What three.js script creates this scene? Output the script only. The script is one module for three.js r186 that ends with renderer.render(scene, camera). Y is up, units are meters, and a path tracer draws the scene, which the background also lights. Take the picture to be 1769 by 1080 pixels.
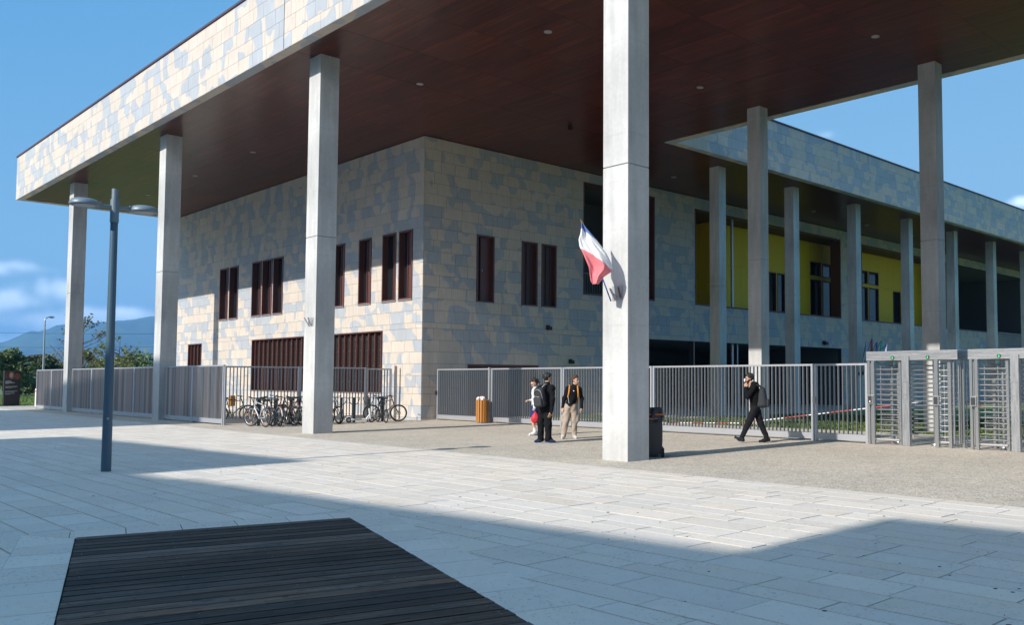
import * as THREE from 'three';
import { mergeGeometries } from 'three/addons/utils/BufferGeometryUtils.js';
import { RoundedBoxGeometry } from 'three/addons/geometries/RoundedBoxGeometry.js';
import { MarchingCubes } from 'three/addons/objects/MarchingCubes.js';

// ---------------------------------------------------------------- camera
// World: origin at the foot of the building's corner, x along the shaded wall, -z along the sunlit wall.
const scene = new THREE.Scene();
const camera = new THREE.PerspectiveCamera(38.33, 1769 / 1080, 0.1, 20000);
camera.rotation.order = 'YXZ';
camera.position.set(-20.676, 1.65, 31.863);
camera.rotation.set(0.0557, -0.8017, 0.0012);
camera.setViewOffset(1769, 1080, -201.9, -30.5, 1769, 1080);
scene.add(camera);
const VIEW = new THREE.Vector3(-20.676, 1.65, 31.863);        // where the photographer stood

const renderer = new THREE.WebGLRenderer({ antialias: true });
renderer.setSize(1024, 626);
renderer.toneMapping = THREE.LinearToneMapping;
renderer.toneMappingExposure = 1.34;
renderer.shadowMap.enabled = true;

// ---------------------------------------------------------------- sun
const SUN_TAN = 0.61;                                        // tangent of the sun's height
const SH = new THREE.Vector3(1, 0, -0.02).normalize();      // where shadows point on the ground
const SUN = new THREE.Vector3(-SH.x, SUN_TAN, -SH.z).normalize();
const sun = new THREE.DirectionalLight(new THREE.Color(1.0, 0.962, 0.905), 4.9);
sun.position.copy(SUN).multiplyScalar(120);
sun.castShadow = true;
sun.shadow.mapSize.set(4096, 4096);
Object.assign(sun.shadow.camera, { left: -70, right: 70, top: 60, bottom: -60, near: 1, far: 300 });
scene.add(sun, sun.target);

// ---------------------------------------------------------------- random numbers and noise
function rng(seed) { let a = seed >>> 0; return () => { a = (a + 0x6d2b79f5) >>> 0; let t = a; t = Math.imul(t ^ (t >>> 15), t | 1); t ^= t + Math.imul(t ^ (t >>> 7), t | 61); return ((t ^ (t >>> 14)) >>> 0) / 4294967296; }; }
const hash = (x, y, s) => { let h = Math.imul(x, 374761393) ^ Math.imul(y, 668265263) ^ Math.imul(s, 2147483647 ^ 0x5bd1e995); h = Math.imul(h ^ (h >>> 13), 1274126177); return ((h ^ (h >>> 16)) >>> 0) / 4294967296; };
const sm = t => t * t * (3 - 2 * t), lerp = (a, b, t) => a + (b - a) * t, clamp = (v, a = 0, b = 1) => Math.min(b, Math.max(a, v));
const sstep = (a, b, v) => sm(clamp((v - a) / (b - a)));
// value noise that repeats every px by py cells
function vn(x, y, px, py, s) {
  const xi = Math.floor(x), yi = Math.floor(y), fx = sm(x - xi), fy = sm(y - yi);
  const w = (a, p) => ((a % p) + p) % p, x0 = w(xi, px), x1 = w(xi + 1, px), y0 = w(yi, py), y1 = w(yi + 1, py);
  return lerp(lerp(hash(x0, y0, s), hash(x1, y0, s), fx), lerp(hash(x0, y1, s), hash(x1, y1, s), fx), fy);
}
function fbm(u, v, px, py, oct, s) { let a = 0, w = 0.5, t = 0; for (let i = 0; i < oct; i++) { a += w * vn(u * px, v * py, px, py, s + i * 17); t += w; w *= 0.5; px *= 2; py *= 2; } return a / t; }

// ---------------------------------------------------------------- sky
{
  const W = 2048, H = 1024, d = new Float32Array(W * H * 4), E = 1.3;
  const dirOf = (u, v) => {                                    // a place in the photograph's field of view, only to say where its clouds stood
    const x = (u - 1086.4) / 1553.8, y = -(v - 570.5) / 1553.8;
    return new THREE.Vector3(x, y, -1).applyEuler(new THREE.Euler(0.0557, -0.8017, 0.0012, 'YXZ')).normalize();
  };
  const puffs = [];
  const puff = (az, el, w, h, dens) => puffs.push({ az, el, w, h, dens });
  const azel = v => [Math.atan2(v.z, v.x), Math.asin(v.y)];
  for (const [u, v, w, h, q] of [[30, 515, 70, 34, 1], [75, 505, 45, 36, 0.9], [-50, 520, 90, 40, 1], [50, 466, 60, 12, 0.55], [-20, 470, 60, 14, 0.5], [110, 560, 150, 24, 0.55], [40, 590, 90, 16, 0.8], [235, 548, 70, 16, 0.7], [160, 545, 60, 14, 0.55], [1790, 350, 40, 14, 0.9], [1860, 365, 90, 26, 0.9], [1425, 234, 26, 7, 0.4], [-180, 540, 150, 36, 0.9], [-320, 570, 120, 26, 0.8]]) {
    const [a, e] = azel(dirOf(u, v)); puff(a, e, w / 1554, h / 1554, q);
  }
  const R = rng(71);
  for (let i = 0; i < 46; i++) { const a = R() * Math.PI * 2 - Math.PI; const c = azel(dirOf(700, 500))[0]; if (Math.abs(Math.atan2(Math.sin(a - c), Math.cos(a - c))) < 0.75) continue; puff(a, 0.02 + R() * 0.11, 0.04 + R() * 0.09, 0.01 + R() * 0.02, 0.5 + R() * 0.5); }
  const sunAz = new THREE.Vector2(SUN.x, SUN.z).normalize();
  for (let j = 0; j < H; j++) {
    const el = ((j + 0.5) / H - 0.5) * Math.PI, sy = Math.sin(el), cy = Math.cos(el);
    for (let i = 0; i < W; i++) {
      const az = ((i + 0.5) / W - 0.5) * 2 * Math.PI, dx = Math.cos(az) * cy, dz = Math.sin(az) * cy;
      const cs = dx * SUN.x + sy * SUN.y + dz * SUN.z;
      const anti = clamp(-(Math.cos(az) * sunAz.x + Math.sin(az) * sunAz.y));
      const e = Math.max(el, 0) * 57.3;
      const f = (1 - Math.exp(-e / 14)) * (1 - 0.58 * anti * Math.exp(-e / 45));
      let r = lerp(0.40, 0.025, f), g = lerp(0.67, 0.29, f), b = lerp(0.88, 0.67, f);
      const glow = Math.pow(clamp(cs), 3) * 0.50 + Math.pow(clamp(cs), 12) * 1.1 + Math.pow(clamp(cs), 80) * 2.2;
      r += glow * 1.0; g += glow * 0.98; b += glow * 0.92;
      if (el < 0) { const k = sstep(0, -0.12, el); r = lerp(r, 0.20, k); g = lerp(g, 0.21, k); b = lerp(b, 0.20, k); }
      if (el > -0.02 && el < 0.3) {
        let q = 0, lit = 0;
        for (const p of puffs) {
          let da = az - p.az; da = Math.atan2(Math.sin(da), Math.cos(da)); const X = da / p.w, Y = (el - p.el) / p.h;
          const m = X * X + (Y < 0 ? Y * Y * 2.2 : Y * Y); if (m > 2.2) continue;
          const n = fbm((az / 6.2832 + 0.5), el / 6.2832 + 0.5, 220, 220, 5, 5);
          const dd = clamp((1.15 - m * 0.75) - (1 - n) * 1.7 + 0.46) * p.dens * 1.5;
          if (dd > q) { q = dd; lit = clamp(0.62 + 0.28 * Y + 0.5 * (n - 0.5)); }
        }
        q = clamp(q); if (q > 0) { const k = sm(q) * 0.9; r = lerp(r, 0.64 + 0.85 * lit, k); g = lerp(g, 0.84 + 0.92 * lit, k); b = lerp(b, 1.05 + 0.98 * lit, k); }
      }
      const o = (j * W + i) * 4; d[o] = r / E; d[o + 1] = g / E; d[o + 2] = b / E; d[o + 3] = 1;
    }
  }
  const sky = new THREE.DataTexture(d, W, H, THREE.RGBAFormat, THREE.FloatType);
  sky.mapping = THREE.EquirectangularReflectionMapping; sky.magFilter = sky.minFilter = THREE.LinearFilter; sky.needsUpdate = true;
  scene.background = sky; scene.environment = sky;
}

// ---------------------------------------------------------------- helpers
const V3 = (x, y, z) => new THREE.Vector3(x, y, z);
const taken = new Map();
function numbered(name) { const n = taken.get(name) || 0; taken.set(name, n + 1); return n ? `${name}_${String(n).padStart(3, '0')}` : name; }
function mesh(name, geo, mat, parent) {
  const m = new THREE.Mesh(geo, mat); m.name = parent === scene ? numbered(name) : name;
  m.castShadow = m.receiveShadow = true; parent.add(m); return m;
}
function tag(o, label, category, group, kind) { o.userData.label = label; if (category) o.userData.category = category; if (group) o.userData.group = group; if (kind) o.userData.kind = kind; return o; }
function thing(name, label, category, pos = [0, 0, 0], turn = 0, group) {
  const g = new THREE.Group(); g.name = numbered(name); g.position.set(...pos); g.rotation.y = turn; scene.add(g);
  return tag(g, label, category, group);
}
function part(name, parent) { const g = new THREE.Group(); g.name = name; parent.add(g); return g; }
function merge(list) {
  const want = new Set(list.flatMap(g => Object.keys(g.attributes)));
  const anyColor = want.has('color');
  return mergeGeometries(list.map(g => {
    const q = g.index ? g.toNonIndexed() : g.clone();
    for (const k of Object.keys(q.attributes)) if (!['position', 'normal', 'uv', 'color'].includes(k)) q.deleteAttribute(k);
    const n = q.attributes.position.count;
    if (!q.attributes.uv) q.setAttribute('uv', new THREE.Float32BufferAttribute(new Float32Array(n * 2), 2));
    if (anyColor && !q.attributes.color) q.setAttribute('color', new THREE.Float32BufferAttribute(new Float32Array(n * 3).fill(1), 3));
    q.morphAttributes = {}; return q;
  }), false);
}
function tint(geo, r, g = r, b = r) { const n = geo.attributes.position.count, a = new Float32Array(n * 3); for (let i = 0; i < n; i++) { a[i * 3] = r; a[i * 3 + 1] = g; a[i * 3 + 2] = b; } geo.setAttribute('color', new THREE.Float32BufferAttribute(a, 3)); return geo; }
// texture coordinates in metres, by the way each face points
function uvBox(geo, s = 1, ou = 0, ov = 0, ground = false) {
  const p = geo.attributes.position, n = geo.attributes.normal, uv = new Float32Array(p.count * 2);
  for (let i = 0; i < p.count; i++) {
    const ax = Math.abs(n.getX(i)), ay = Math.abs(n.getY(i)), az = Math.abs(n.getZ(i)); let u, v;
    if (ay >= ax && ay >= az) { u = p.getX(i); v = p.getZ(i); } else if (ax >= az) { u = p.getZ(i); v = p.getY(i); } else { u = p.getX(i); v = p.getY(i); }
    uv[i * 2] = u / s + ou; uv[i * 2 + 1] = v / s + ov;
  }
  geo.setAttribute('uv', new THREE.Float32BufferAttribute(uv, 2)); return geo;
}
const bx = (w, h, d, x = 0, y = 0, z = 0) => new THREE.BoxGeometry(w, h, d).translate(x, y, z);
const span = (x0, x1, y0, y1, z0, z1) => bx(x1 - x0, y1 - y0, z1 - z0, (x0 + x1) / 2, (y0 + y1) / 2, (z0 + z1) / 2);
const rbx = (w, h, d, r, x = 0, y = 0, z = 0, seg = 2) => new RoundedBoxGeometry(w, h, d, seg, r).translate(x, y, z);
const UP = V3(0, 1, 0);
function rod(a, b, r, seg = 8, r2 = r) {
  const A = V3(...a), B = V3(...b), d = B.clone().sub(A), L = d.length();
  const g = new THREE.CylinderGeometry(r2, r, L, seg, 1); g.translate(0, L / 2, 0);
  g.applyQuaternion(new THREE.Quaternion().setFromUnitVectors(UP, d.normalize())); return g.translate(A.x, A.y, A.z);
}
function pipe(pts, r, seg = 24, rad = 7, closed = false) { return new THREE.TubeGeometry(new THREE.CatmullRomCurve3(pts.map(p => V3(...p)), closed, 'centripetal'), seg, r, rad, closed); }
function tex(w, h, fn, srgb = true, mode = 'color') {
  const d = new Uint8Array(w * h * 4);
  for (let j = 0; j < h; j++) for (let i = 0; i < w; i++) { const c = fn((i + 0.5) / w, (j + 0.5) / h, i, j), o = (j * w + i) * 4; d[o] = clamp(c[0]) * 255; d[o + 1] = clamp(c[1]) * 255; d[o + 2] = clamp(c[2]) * 255; d[o + 3] = 255; }
  const t = new THREE.DataTexture(d, w, h, THREE.RGBAFormat); t.wrapS = t.wrapT = THREE.RepeatWrapping; t.magFilter = THREE.LinearFilter; t.minFilter = THREE.LinearMipmapLinearFilter; t.generateMipmaps = true; t.anisotropy = 8;
  t.colorSpace = srgb ? THREE.SRGBColorSpace : THREE.NoColorSpace; t.needsUpdate = true; return t;
}
const toS = c => c <= 0.0031308 ? c * 12.92 : 1.055 * Math.pow(c, 1 / 2.4) - 0.055;
const lin = (r, g, b) => [toS(clamp(r)), toS(clamp(g)), toS(clamp(b))];
const C = (r, g = r, b = r) => new THREE.Color().setRGB(r, g, b);
const std = (c, rough = 0.8, metal = 0, more = {}) => new THREE.MeshStandardMaterial({ color: c, roughness: rough, metalness: metal, ...more });
// ---------------------------------------------------------------- materials
const M = {};
{
  // stone cladding in two tones, beige and blue grey: 16 m by 16 m
  const warp = (u, v, s) => fbm(u, v, 26, 26, 1, s) - 0.5;
  M.stoneMap = tex(2048, 2048, (u, v) => {
    const wu = u + warp(u, v, 11) * 0.03, wv = v + warp(u, v, 12) * 0.03;
    const n = fbm(wu + wv * 0.15, wv, 29, 23, 1, 31) - 0.5 + (fbm(u, v, 53, 41, 1, 33) - 0.5) * 0.2 - (fbm(u, v, 8, 8, 1, 34) - 0.5) * 0.12;
    const k = sstep(-0.004, 0.004, n + 0.035);
    const grain = (hash(Math.floor(u * 2048), Math.floor(v * 2048), 3) - 0.5) * 0.075 + (fbm(u, v, 300, 60, 1, 8) - 0.5) * 0.10 + (fbm(u, v, 40, 40, 2, 9) - 0.5) * 0.10;
    const m = 1 + grain;
    return lin(lerp(0.362, 0.520, k) * m, lerp(0.380, 0.455, k) * m, lerp(0.402, 0.388, k) * m);
  });
  M.grainBump = tex(512, 512, (u, v, i, j) => { const n = 0.5 + (hash(i, j, 4) - 0.5) * 0.35 + (fbm(u, v, 24, 24, 4, 6) - 0.5) * 0.6; return [n, n, n]; }, false);
  M.stone = new THREE.MeshStandardMaterial({ map: M.stoneMap, vertexColors: true, roughness: 0.82, bumpMap: M.grainBump.clone(), bumpScale: 0.0015 });
  M.stone.bumpMap.repeat.set(16, 16); M.stone.bumpMap.needsUpdate = true;
  M.backing = std(C(0.035, 0.034, 0.033), 0.9);
  // concrete: 4 m by 4 m
  M.concreteMap = tex(1024, 1024, (u, v, i, j) => {
    let m = 1 + (fbm(u, v, 5, 4, 4, 41) - 0.5) * 0.46 + (fbm(u, v, 34, 3, 3, 42) - 0.5) * 0.26 - 0.10 * sstep(0.62, 0.74, fbm(u, v, 9, 3, 4, 45)) - 0.07 * sstep(0.47, 0.5, Math.abs(((v * 4) % 1) - 0.5)) * sstep(0.4, 0.6, fbm(u, v, 8, 8, 2, 48)) + (fbm(u, v, 60, 60, 2, 44) - 0.5) * 0.10 + (hash(i, j, 5) - 0.5) * 0.05;
    const pore = vn(u * 210, v * 210, 210, 210, 47); if (pore > 0.955) m *= 0.72;
    return lin(0.445 * m, 0.435 * m, 0.415 * m);
  });
  M.concrete = new THREE.MeshStandardMaterial({ map: M.concreteMap, roughness: 0.86, bumpMap: M.grainBump, bumpScale: 0.002, vertexColors: true });
  // exposed aggregate court: 5 m by 5 m
  M.gravelMap = tex(1024, 1024, (u, v, i, j) => {
    const cell = vn(u * 240, v * 240, 240, 240, 51), c2 = hash(Math.floor(u * 310), Math.floor(v * 310), 52), big = fbm(u, v, 5, 5, 3, 53) - 0.5, mid = fbm(u, v, 40, 40, 2, 56) - 0.5;
    let m = 1 + (cell - 0.5) * 0.62 + (c2 - 0.5) * 0.55 + big * 0.20 + mid * 0.25;
    if (c2 > 0.94) m *= 0.5; if (c2 < 0.05) m *= 1.4;
    const w = vn(u * 150, v * 150, 150, 150, 55);
    return lin(0.475 * m * (0.93 + 0.14 * w), 0.415 * m, 0.335 * m * (1.09 - 0.18 * w));
  });
  M.gravelBump = tex(1024, 1024, (u, v) => { const c = vn(u * 300, v * 300, 300, 300, 61) * 0.7 + 0.3 * fbm(u, v, 40, 40, 2, 62); return [c, c, c]; }, false);
  M.gravel = new THREE.MeshStandardMaterial({ map: M.gravelMap, roughness: 0.93, bumpMap: M.gravelBump, bumpScale: 0.006 });
  // pale limestone paving: 3 m by 3 m
  M.paverMap = tex(1024, 1024, (u, v, i, j) => {
    let m = 1 + (fbm(u, v, 6, 6, 4, 71) - 0.5) * 0.10 + (fbm(u, v, 40, 40, 3, 72) - 0.5) * 0.08 + (hash(i, j, 73) - 0.5) * 0.06;
    const pit = fbm(u, v, 150, 110, 2, 74), zone = fbm(u, v, 5, 5, 2, 75); if (pit > 0.80 - 0.10 * sstep(0.5, 0.75, zone)) m *= 0.74;
    const st = fbm(u, v, 4, 4, 3, 76);
    const w = sstep(0.62, 0.80, st) * 0.03;
    return lin(0.66 * m, (0.592 - w * 0.3) * m, (0.512 - w) * m);
  });
  M.paver = new THREE.MeshStandardMaterial({ map: M.paverMap, roughness: 0.78, vertexColors: true, bumpMap: M.grainBump, bumpScale: 0.001 });
  M.joint = std(C(0.035, 0.031, 0.028), 0.95);
  M.jointDark = std(C(0.02, 0.02, 0.02), 0.95);
  // weathered deck boards, grain along u: 2 m by 2 m
  M.deckMap = tex(1024, 1024, (u, v, i, j) => {
    const a = fbm(u, v, 4, 120, 3, 81), b = fbm(u, v, 9, 34, 3, 82), c = fbm(u, v, 3, 300, 2, 83), k = fbm(u, v, 26, 40, 2, 84);
    let m = 0.30 + 1.1 * a + 0.7 * (b - 0.5) + 0.8 * (c - 0.5); if (k > 0.74) m *= 0.6; if (hash(i >> 2, j, 85) > 0.994) m *= 2.2;
    const w = sstep(0.45, 0.75, fbm(u, v, 5, 60, 2, 86));
    return lin(0.082 * m * (1 + 0.28 * w), 0.063 * m, 0.051 * m * (1 - 0.18 * w));
  });
  M.deck = new THREE.MeshPhysicalMaterial({ map: M.deckMap, vertexColors: true, roughness: 0.8, specularIntensity: 0.7, bumpMap: tex(512, 512, (u, v) => { const c = fbm(u, v, 3, 130, 3, 87); return [c, c, c]; }, false), bumpScale: 0.004 });
  // stained timber boards of the ceiling, grain along v: 5 m by 5 m
  M.soffitMap = tex(1024, 2048, (u, v) => {
    const a = fbm(u, v, 130, 3, 3, 91), b = fbm(u, v, 22, 2, 3, 92), c = fbm(u, v, 300, 6, 2, 93);
    const m = 0.68 + 0.6 * a + 0.45 * (b - 0.5) + 0.25 * (c - 0.5), w = sstep(0.52, 0.72, fbm(u, v, 70, 4, 2, 94));
    return lin(lerp(0.070, 0.115, w) * m, lerp(0.0175, 0.026, w) * m, lerp(0.0095, 0.0115, w) * m);
  });
  M.soffit = new THREE.MeshPhysicalMaterial({ map: M.soffitMap, vertexColors: true, roughness: 0.28, specularIntensity: 0.48 });
  M.coping = std(C(0.10, 0.055, 0.07), 0.5, 0.3);
  M.brown = std(C(0.125, 0.048, 0.036), 0.45, 0.2);
  M.brownFin = std(C(0.15, 0.052, 0.038), 0.5, 0.15);
  M.grilleBack = std(C(0.010, 0.006, 0.005), 0.7);
  M.metalBrown = std(C(0.07, 0.032, 0.026), 0.55, 0.1);
  M.sill = std(C(0.38, 0.37, 0.36), 0.5, 0.4);
  M.glass = std(C(0.012, 0.014, 0.017), 0.06, 0, { envMapIntensity: 1 });
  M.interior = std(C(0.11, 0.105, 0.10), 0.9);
  M.yellow = std(C(0.82, 0.53, 0.012), 0.55);
  M.steel = std(C(0.42, 0.42, 0.43), 0.5, 0.55, { bumpMap: M.grainBump, bumpScale: 0.0006 });
  M.bar = std(C(0.30, 0.285, 0.275), 0.5, 0.5);
  M.barBrown = std(C(0.46, 0.41, 0.39), 0.5, 0.4);
  M.galvMap = tex(512, 512, (u, v) => { const a = fbm(u, v, 9, 9, 3, 101), b = vn(u * 60, v * 60, 60, 60, 102); const m = 0.75 + 0.5 * (a - 0.5) + 0.22 * (b - 0.5); return lin(0.52 * m, 0.52 * m, 0.525 * m); });
  M.galv = std(C(0.92), 0.42, 0.72, { map: M.galvMap });
  M.tubeSteel = std(C(0.46, 0.46, 0.455), 0.32, 0.85);
  M.lampGrey = std(C(0.155, 0.195, 0.22), 0.45, 0.2);
  M.lampPole = std(C(0.06, 0.105, 0.14), 0.42, 0.2);
  M.lens = std(C(0.30, 0.30, 0.30), 0.3, 0.1);
  M.white = std(C(0.75, 0.74, 0.72), 0.5);
  M.black = std(C(0.012, 0.012, 0.013), 0.6);
  M.plastic = std(C(0.03, 0.03, 0.032), 0.5);
  M.rubber = std(C(0.018, 0.018, 0.019), 0.8);
  M.rim = std(C(0.45, 0.45, 0.46), 0.35, 0.8);
  M.grass = std(C(0.085, 0.135, 0.028), 0.95, 0, { vertexColors: true });
  M.leaf = new THREE.MeshPhysicalMaterial({ color: 0xffffff, vertexColors: true, roughness: 0.75, transmission: 0.25, thickness: 0, side: THREE.DoubleSide });
  M.bark = std(C(0.11, 0.085, 0.065), 0.95);
  M.vc = std(C(1), 0.85, 0, { vertexColors: true });
  M.orangeWood = std(C(0.42, 0.17, 0.03), 0.6);
}
// ---------------------------------------------------------------- ground
{
  const t = uvBox(new THREE.PlaneGeometry(16000, 16000, 1, 1).rotateX(-Math.PI / 2).translate(0, -0.06, 0), 40);
  const g = mesh('ground', tint(t, 1), std(C(0.085, 0.115, 0.035), 0.95), scene); g.userData.kind = 'structure';
  const court = mesh('court_pavement', uvBox(span(-8.6, 5.6, -0.3, 0, -33, 48), 5), M.gravel, scene); court.userData.kind = 'structure';
  const bed = mesh('paving_bed', uvBox(span(-60, -8.606, -0.3, -0.014, -33, 60), 3), M.joint, scene); bed.userData.kind = 'structure';
  const court2 = mesh('court_pavement', uvBox(span(9.5, 70, -0.3, 0.001, -14, 6.9), 5), M.gravel, scene); court2.userData.kind = 'structure';
  const slabs = mesh('plaza', uvBox(span(-60, -24.3, -0.2, 0.002, -33, 60), 3), std(C(1), 0.8, 0, { map: M.paverMap }), scene); slabs.userData.kind = 'structure';
  const path = mesh('path', uvBox(span(-60, -4, -0.25, 0.006, -34.4, -33.01), 5), std(C(0.5, 0.48, 0.44), 0.9), scene); path.userData.kind = 'structure';
}
// deck frame: corner at D0, E runs away from the building's far end, N across
const DK = { x: -17.89, z: 21.21, ex: -0.279, ez: 0.960, nx: 0.960, nz: 0.279, w: 2.78, band: 0.5, len: 7.6 };
const dk = (a, b) => [DK.x + a * DK.nx + b * DK.ex, DK.z + a * DK.nz + b * DK.ez];      // a across, b along
const inDeck = (x, z, m = 0) => { const dx = x - DK.x, dz = z - DK.z, a = dx * DK.nx + dz * DK.nz, b = dx * DK.ex + dz * DK.ez; return a > -DK.band + m && a < DK.w + DK.band - m && b > -DK.band + m && b < DK.len + DK.band - m; };
{
  const R = rng(5), field = thing('paving', 'pale limestone paving laid in long staggered courses', null); field.userData = { kind: 'structure', label: 'pale limestone paving laid in long staggered courses' };
  // joint lines measured on the photograph's paving, then carried on
  const xs = [-8.61, -8.95, -9.4, -9.76, -10.17, -10.57, -11.01, -11.5, -11.87, -12.21, -12.7, -13.13, -13.41, -13.81, -14.29, -14.69, -14.99, -15.5, -15.83, -16.13, -16.6, -16.98, -17.29, -17.77, -18.16, -18.55, -19.0, -19.4, -19.72, -20.2, -20.6, -21.0, -21.4, -21.9, -22.3, -22.7, -23.2, -23.6, -24.0, -24.3];
  const list = [];
  for (let c = 0; c < xs.length - 1; c++) {
    const x1 = xs[c], x0 = xs[c + 1]; let z = 36 + R() * 0.8;
    while (z > -33) {
      const L = Math.min(0.55 + R() * 0.75, z + 33); if (L < 0.06) break;
      const cx = (x0 + x1) / 2, cz = z - L / 2;
      const inside = [[x0, z], [x1, z], [x0, z - L], [x1, z - L]].every(([a, b]) => inDeck(a, b, 0.02));
      if (!inside) list.push({ cx, cz, w: x1 - x0, L, g: R(), g2: R(), ou: R(), ov: R() });
      z -= L;
    }
  }
  const far = p => { const dx = p.cx - VIEW.x, dz = p.cz - VIEW.z, d = Math.hypot(dx, dz), a = Math.atan2(dx, -dz); return (a > 0.14 && a < 1.28) ? p.w * p.L / (d * d * d) : 0; };
  list.forEach(p => p.s = far(p)); list.sort((a, b) => b.s - a.s);
  const make = p => {
    const g = new THREE.BoxGeometry(p.w - (0.014 + p.g * 0.010), 0.03, p.L - (0.008 + p.ou * 0.014)); uvBox(g, 3, p.ou, p.ov);
    const v = 0.92 + p.g * 0.12, w = (p.g2 - 0.5) * 0.035; return tint(g, v * (1 + w), v, v * (1 - w));
  };
  const rest = [];
  list.forEach((p, i) => {
    const y = -0.011 + (p.g2 - 0.5) * 0.0025, g = make(p);
    if (i < 300) { const m = mesh('paving_slab', g, M.paver, field); m.position.set(p.cx, y, p.cz); } else rest.push(g.translate(p.cx, y, p.cz));
  });
  const r = mesh('paving_slab_field', merge(rest), M.paver, field); r.userData.kind = 'stuff';
  // small dark specks of chewing gum trodden into the slabs
  const sp = []; for (let i = 0; i < 260; i++) { const x = -17 + R() * 8.2, z = 2 + R() * 28; if (inDeck(x, z)) continue; const s = 0.006 + R() * R() * 0.016; sp.push(new THREE.CylinderGeometry(s, s * 1.1, 0.003, 7).scale(1, 1, 0.6 + R() * 0.7).rotateY(R() * 3).translate(x, 0.0065, z)); }
  const gum = mesh('gum_spots', merge(sp), std(C(0.06, 0.06, 0.065), 0.8), scene); tag(gum, 'small dark gum spots trodden into pale paving', null, null, 'stuff');
}
// timber deck let into the paving, with its border of slabs
{
  const R = rng(9), deck = thing('timber_deck', 'dark weathered timber deck let into the pale paving', 'deck', [DK.x, 0, DK.z], Math.atan2(DK.ex, DK.ez));
  // local frame: x across the deck, z along
  const base = mesh('deck_frame', span(-0.004, DK.w + 0.004, -0.0128, -0.010, -0.004, DK.len), M.jointDark, deck); base.castShadow = false;
  const pw = 0.196, screws = []; let z = 0.008, k = 0;
  while (z < DK.len - pw) {
    const g = new THREE.BoxGeometry(DK.w - 0.02 + (R() - 0.5) * 0.012, 0.03, pw - 0.014 - R() * 0.008, 1, 1, 1);
    const p = g.attributes.position; for (let i = 0; i < p.count; i++) if (p.getY(i) > 0) p.setZ(i, p.getZ(i) * 0.95);
    uvBox(g, 2, R(), R()); const v = 0.45 + Math.pow(R(), 1.5) * 1.3, w = (R() - 0.5) * 0.16; tint(g, v * (1 + w), v, v * (1 - w));
    const m = mesh('plank', g, M.deck, deck); m.position.set(DK.w / 2 + (R() - 0.5) * 0.006, 0.0055 + (R() - 0.5) * 0.003, z + pw / 2);
    for (const sx of [0.09, 0.85, 1.6, 2.35, DK.w - 0.09]) for (const sz of [-0.035, 0.035]) if (R() < 0.25) screws.push(new THREE.CylinderGeometry(0.004, 0.004, 0.004, 6).translate(sx + (R() - 0.5) * 0.03, 0.0215, z + pw / 2 + sz));
    z += pw; k++;
  }
  mesh('screws', merge(screws), M.bar, deck).userData.kind = 'stuff';
  // border slabs: three sides, mitred at the corners
  const B = DK.band, slab = (pts) => {
    const s = new THREE.Shape(pts.map(([x, y]) => new THREE.Vector2(x, -y))); const g = new THREE.ExtrudeGeometry(s, { depth: 0.008, bevelEnabled: false }).rotateX(-Math.PI / 2); uvBox(g, 3, R(), R());
    const v = 0.93 + R() * 0.12; tint(g, v); const m = mesh('border_slab', g, M.paver, border); m.position.y = 0.002;
  };
  const border = thing('paving_border', 'border of mitred pale slabs framing the timber deck', 'paving', [DK.x, 0, DK.z], Math.atan2(DK.ex, DK.ez));
  const put = pts => { const cx = pts.reduce((a, p) => a + p[0], 0) / pts.length, cy = pts.reduce((a, p) => a + p[1], 0) / pts.length; slab(pts.map(([x, y]) => { const d = Math.hypot(x - cx, y - cy); return [x + (cx - x) / d * 0.006, y + (cy - y) / d * 0.006]; })); };
  const w = DK.w, cuts = [0.46, 1.0, 1.56, 2.12, 2.62];
  put([[-B, -B], [-0.06, -B], [-0.06, -0.06]]); put([[-0.06, -B], [0.46, -B], [0.46, 0], [0, 0], [-0.06, -0.06]]);
  for (let i = 0; i < cuts.length - 1; i++) put([[cuts[i], -B], [cuts[i + 1], -B], [cuts[i + 1], 0], [cuts[i], 0]]);
  put([[2.62, -B], [w + B, -B], [w, 0], [2.62, 0]]);
  for (const side of [0, 1]) {
    let z0 = 0.2 + R() * 0.2, zp = 0; const x0 = side ? w : -B, x1 = side ? w + B : 0;
    put(side ? [[w, 0], [w + B, -B], [w + B, z0], [w, z0]] : [[-B, -B], [0, 0], [0, z0], [-B, z0]]);
    while (z0 < DK.len) { zp = z0; z0 += 0.42 + R() * 0.3; put([[x0, zp], [x1, zp], [x1, z0], [x0, z0]]); }
  }
  const bedb = mesh('joint_bed', merge([span(-B, 0, -0.02, 0.0058, -B, DK.len), span(DK.w, DK.w + B, -0.02, 0.0058, -B, DK.len), span(0, DK.w, -0.02, 0.0058, -B, 0)]), M.jointDark, border); bedb.castShadow = false;
}
// ---------------------------------------------------------------- the school: canopy, classroom block, wing
const HS = 11.835, HT = 14.27, XA = -8.51, ZA = -28.34, XO = 8.113, ZO = 6.844;
const camP = VIEW;
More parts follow.
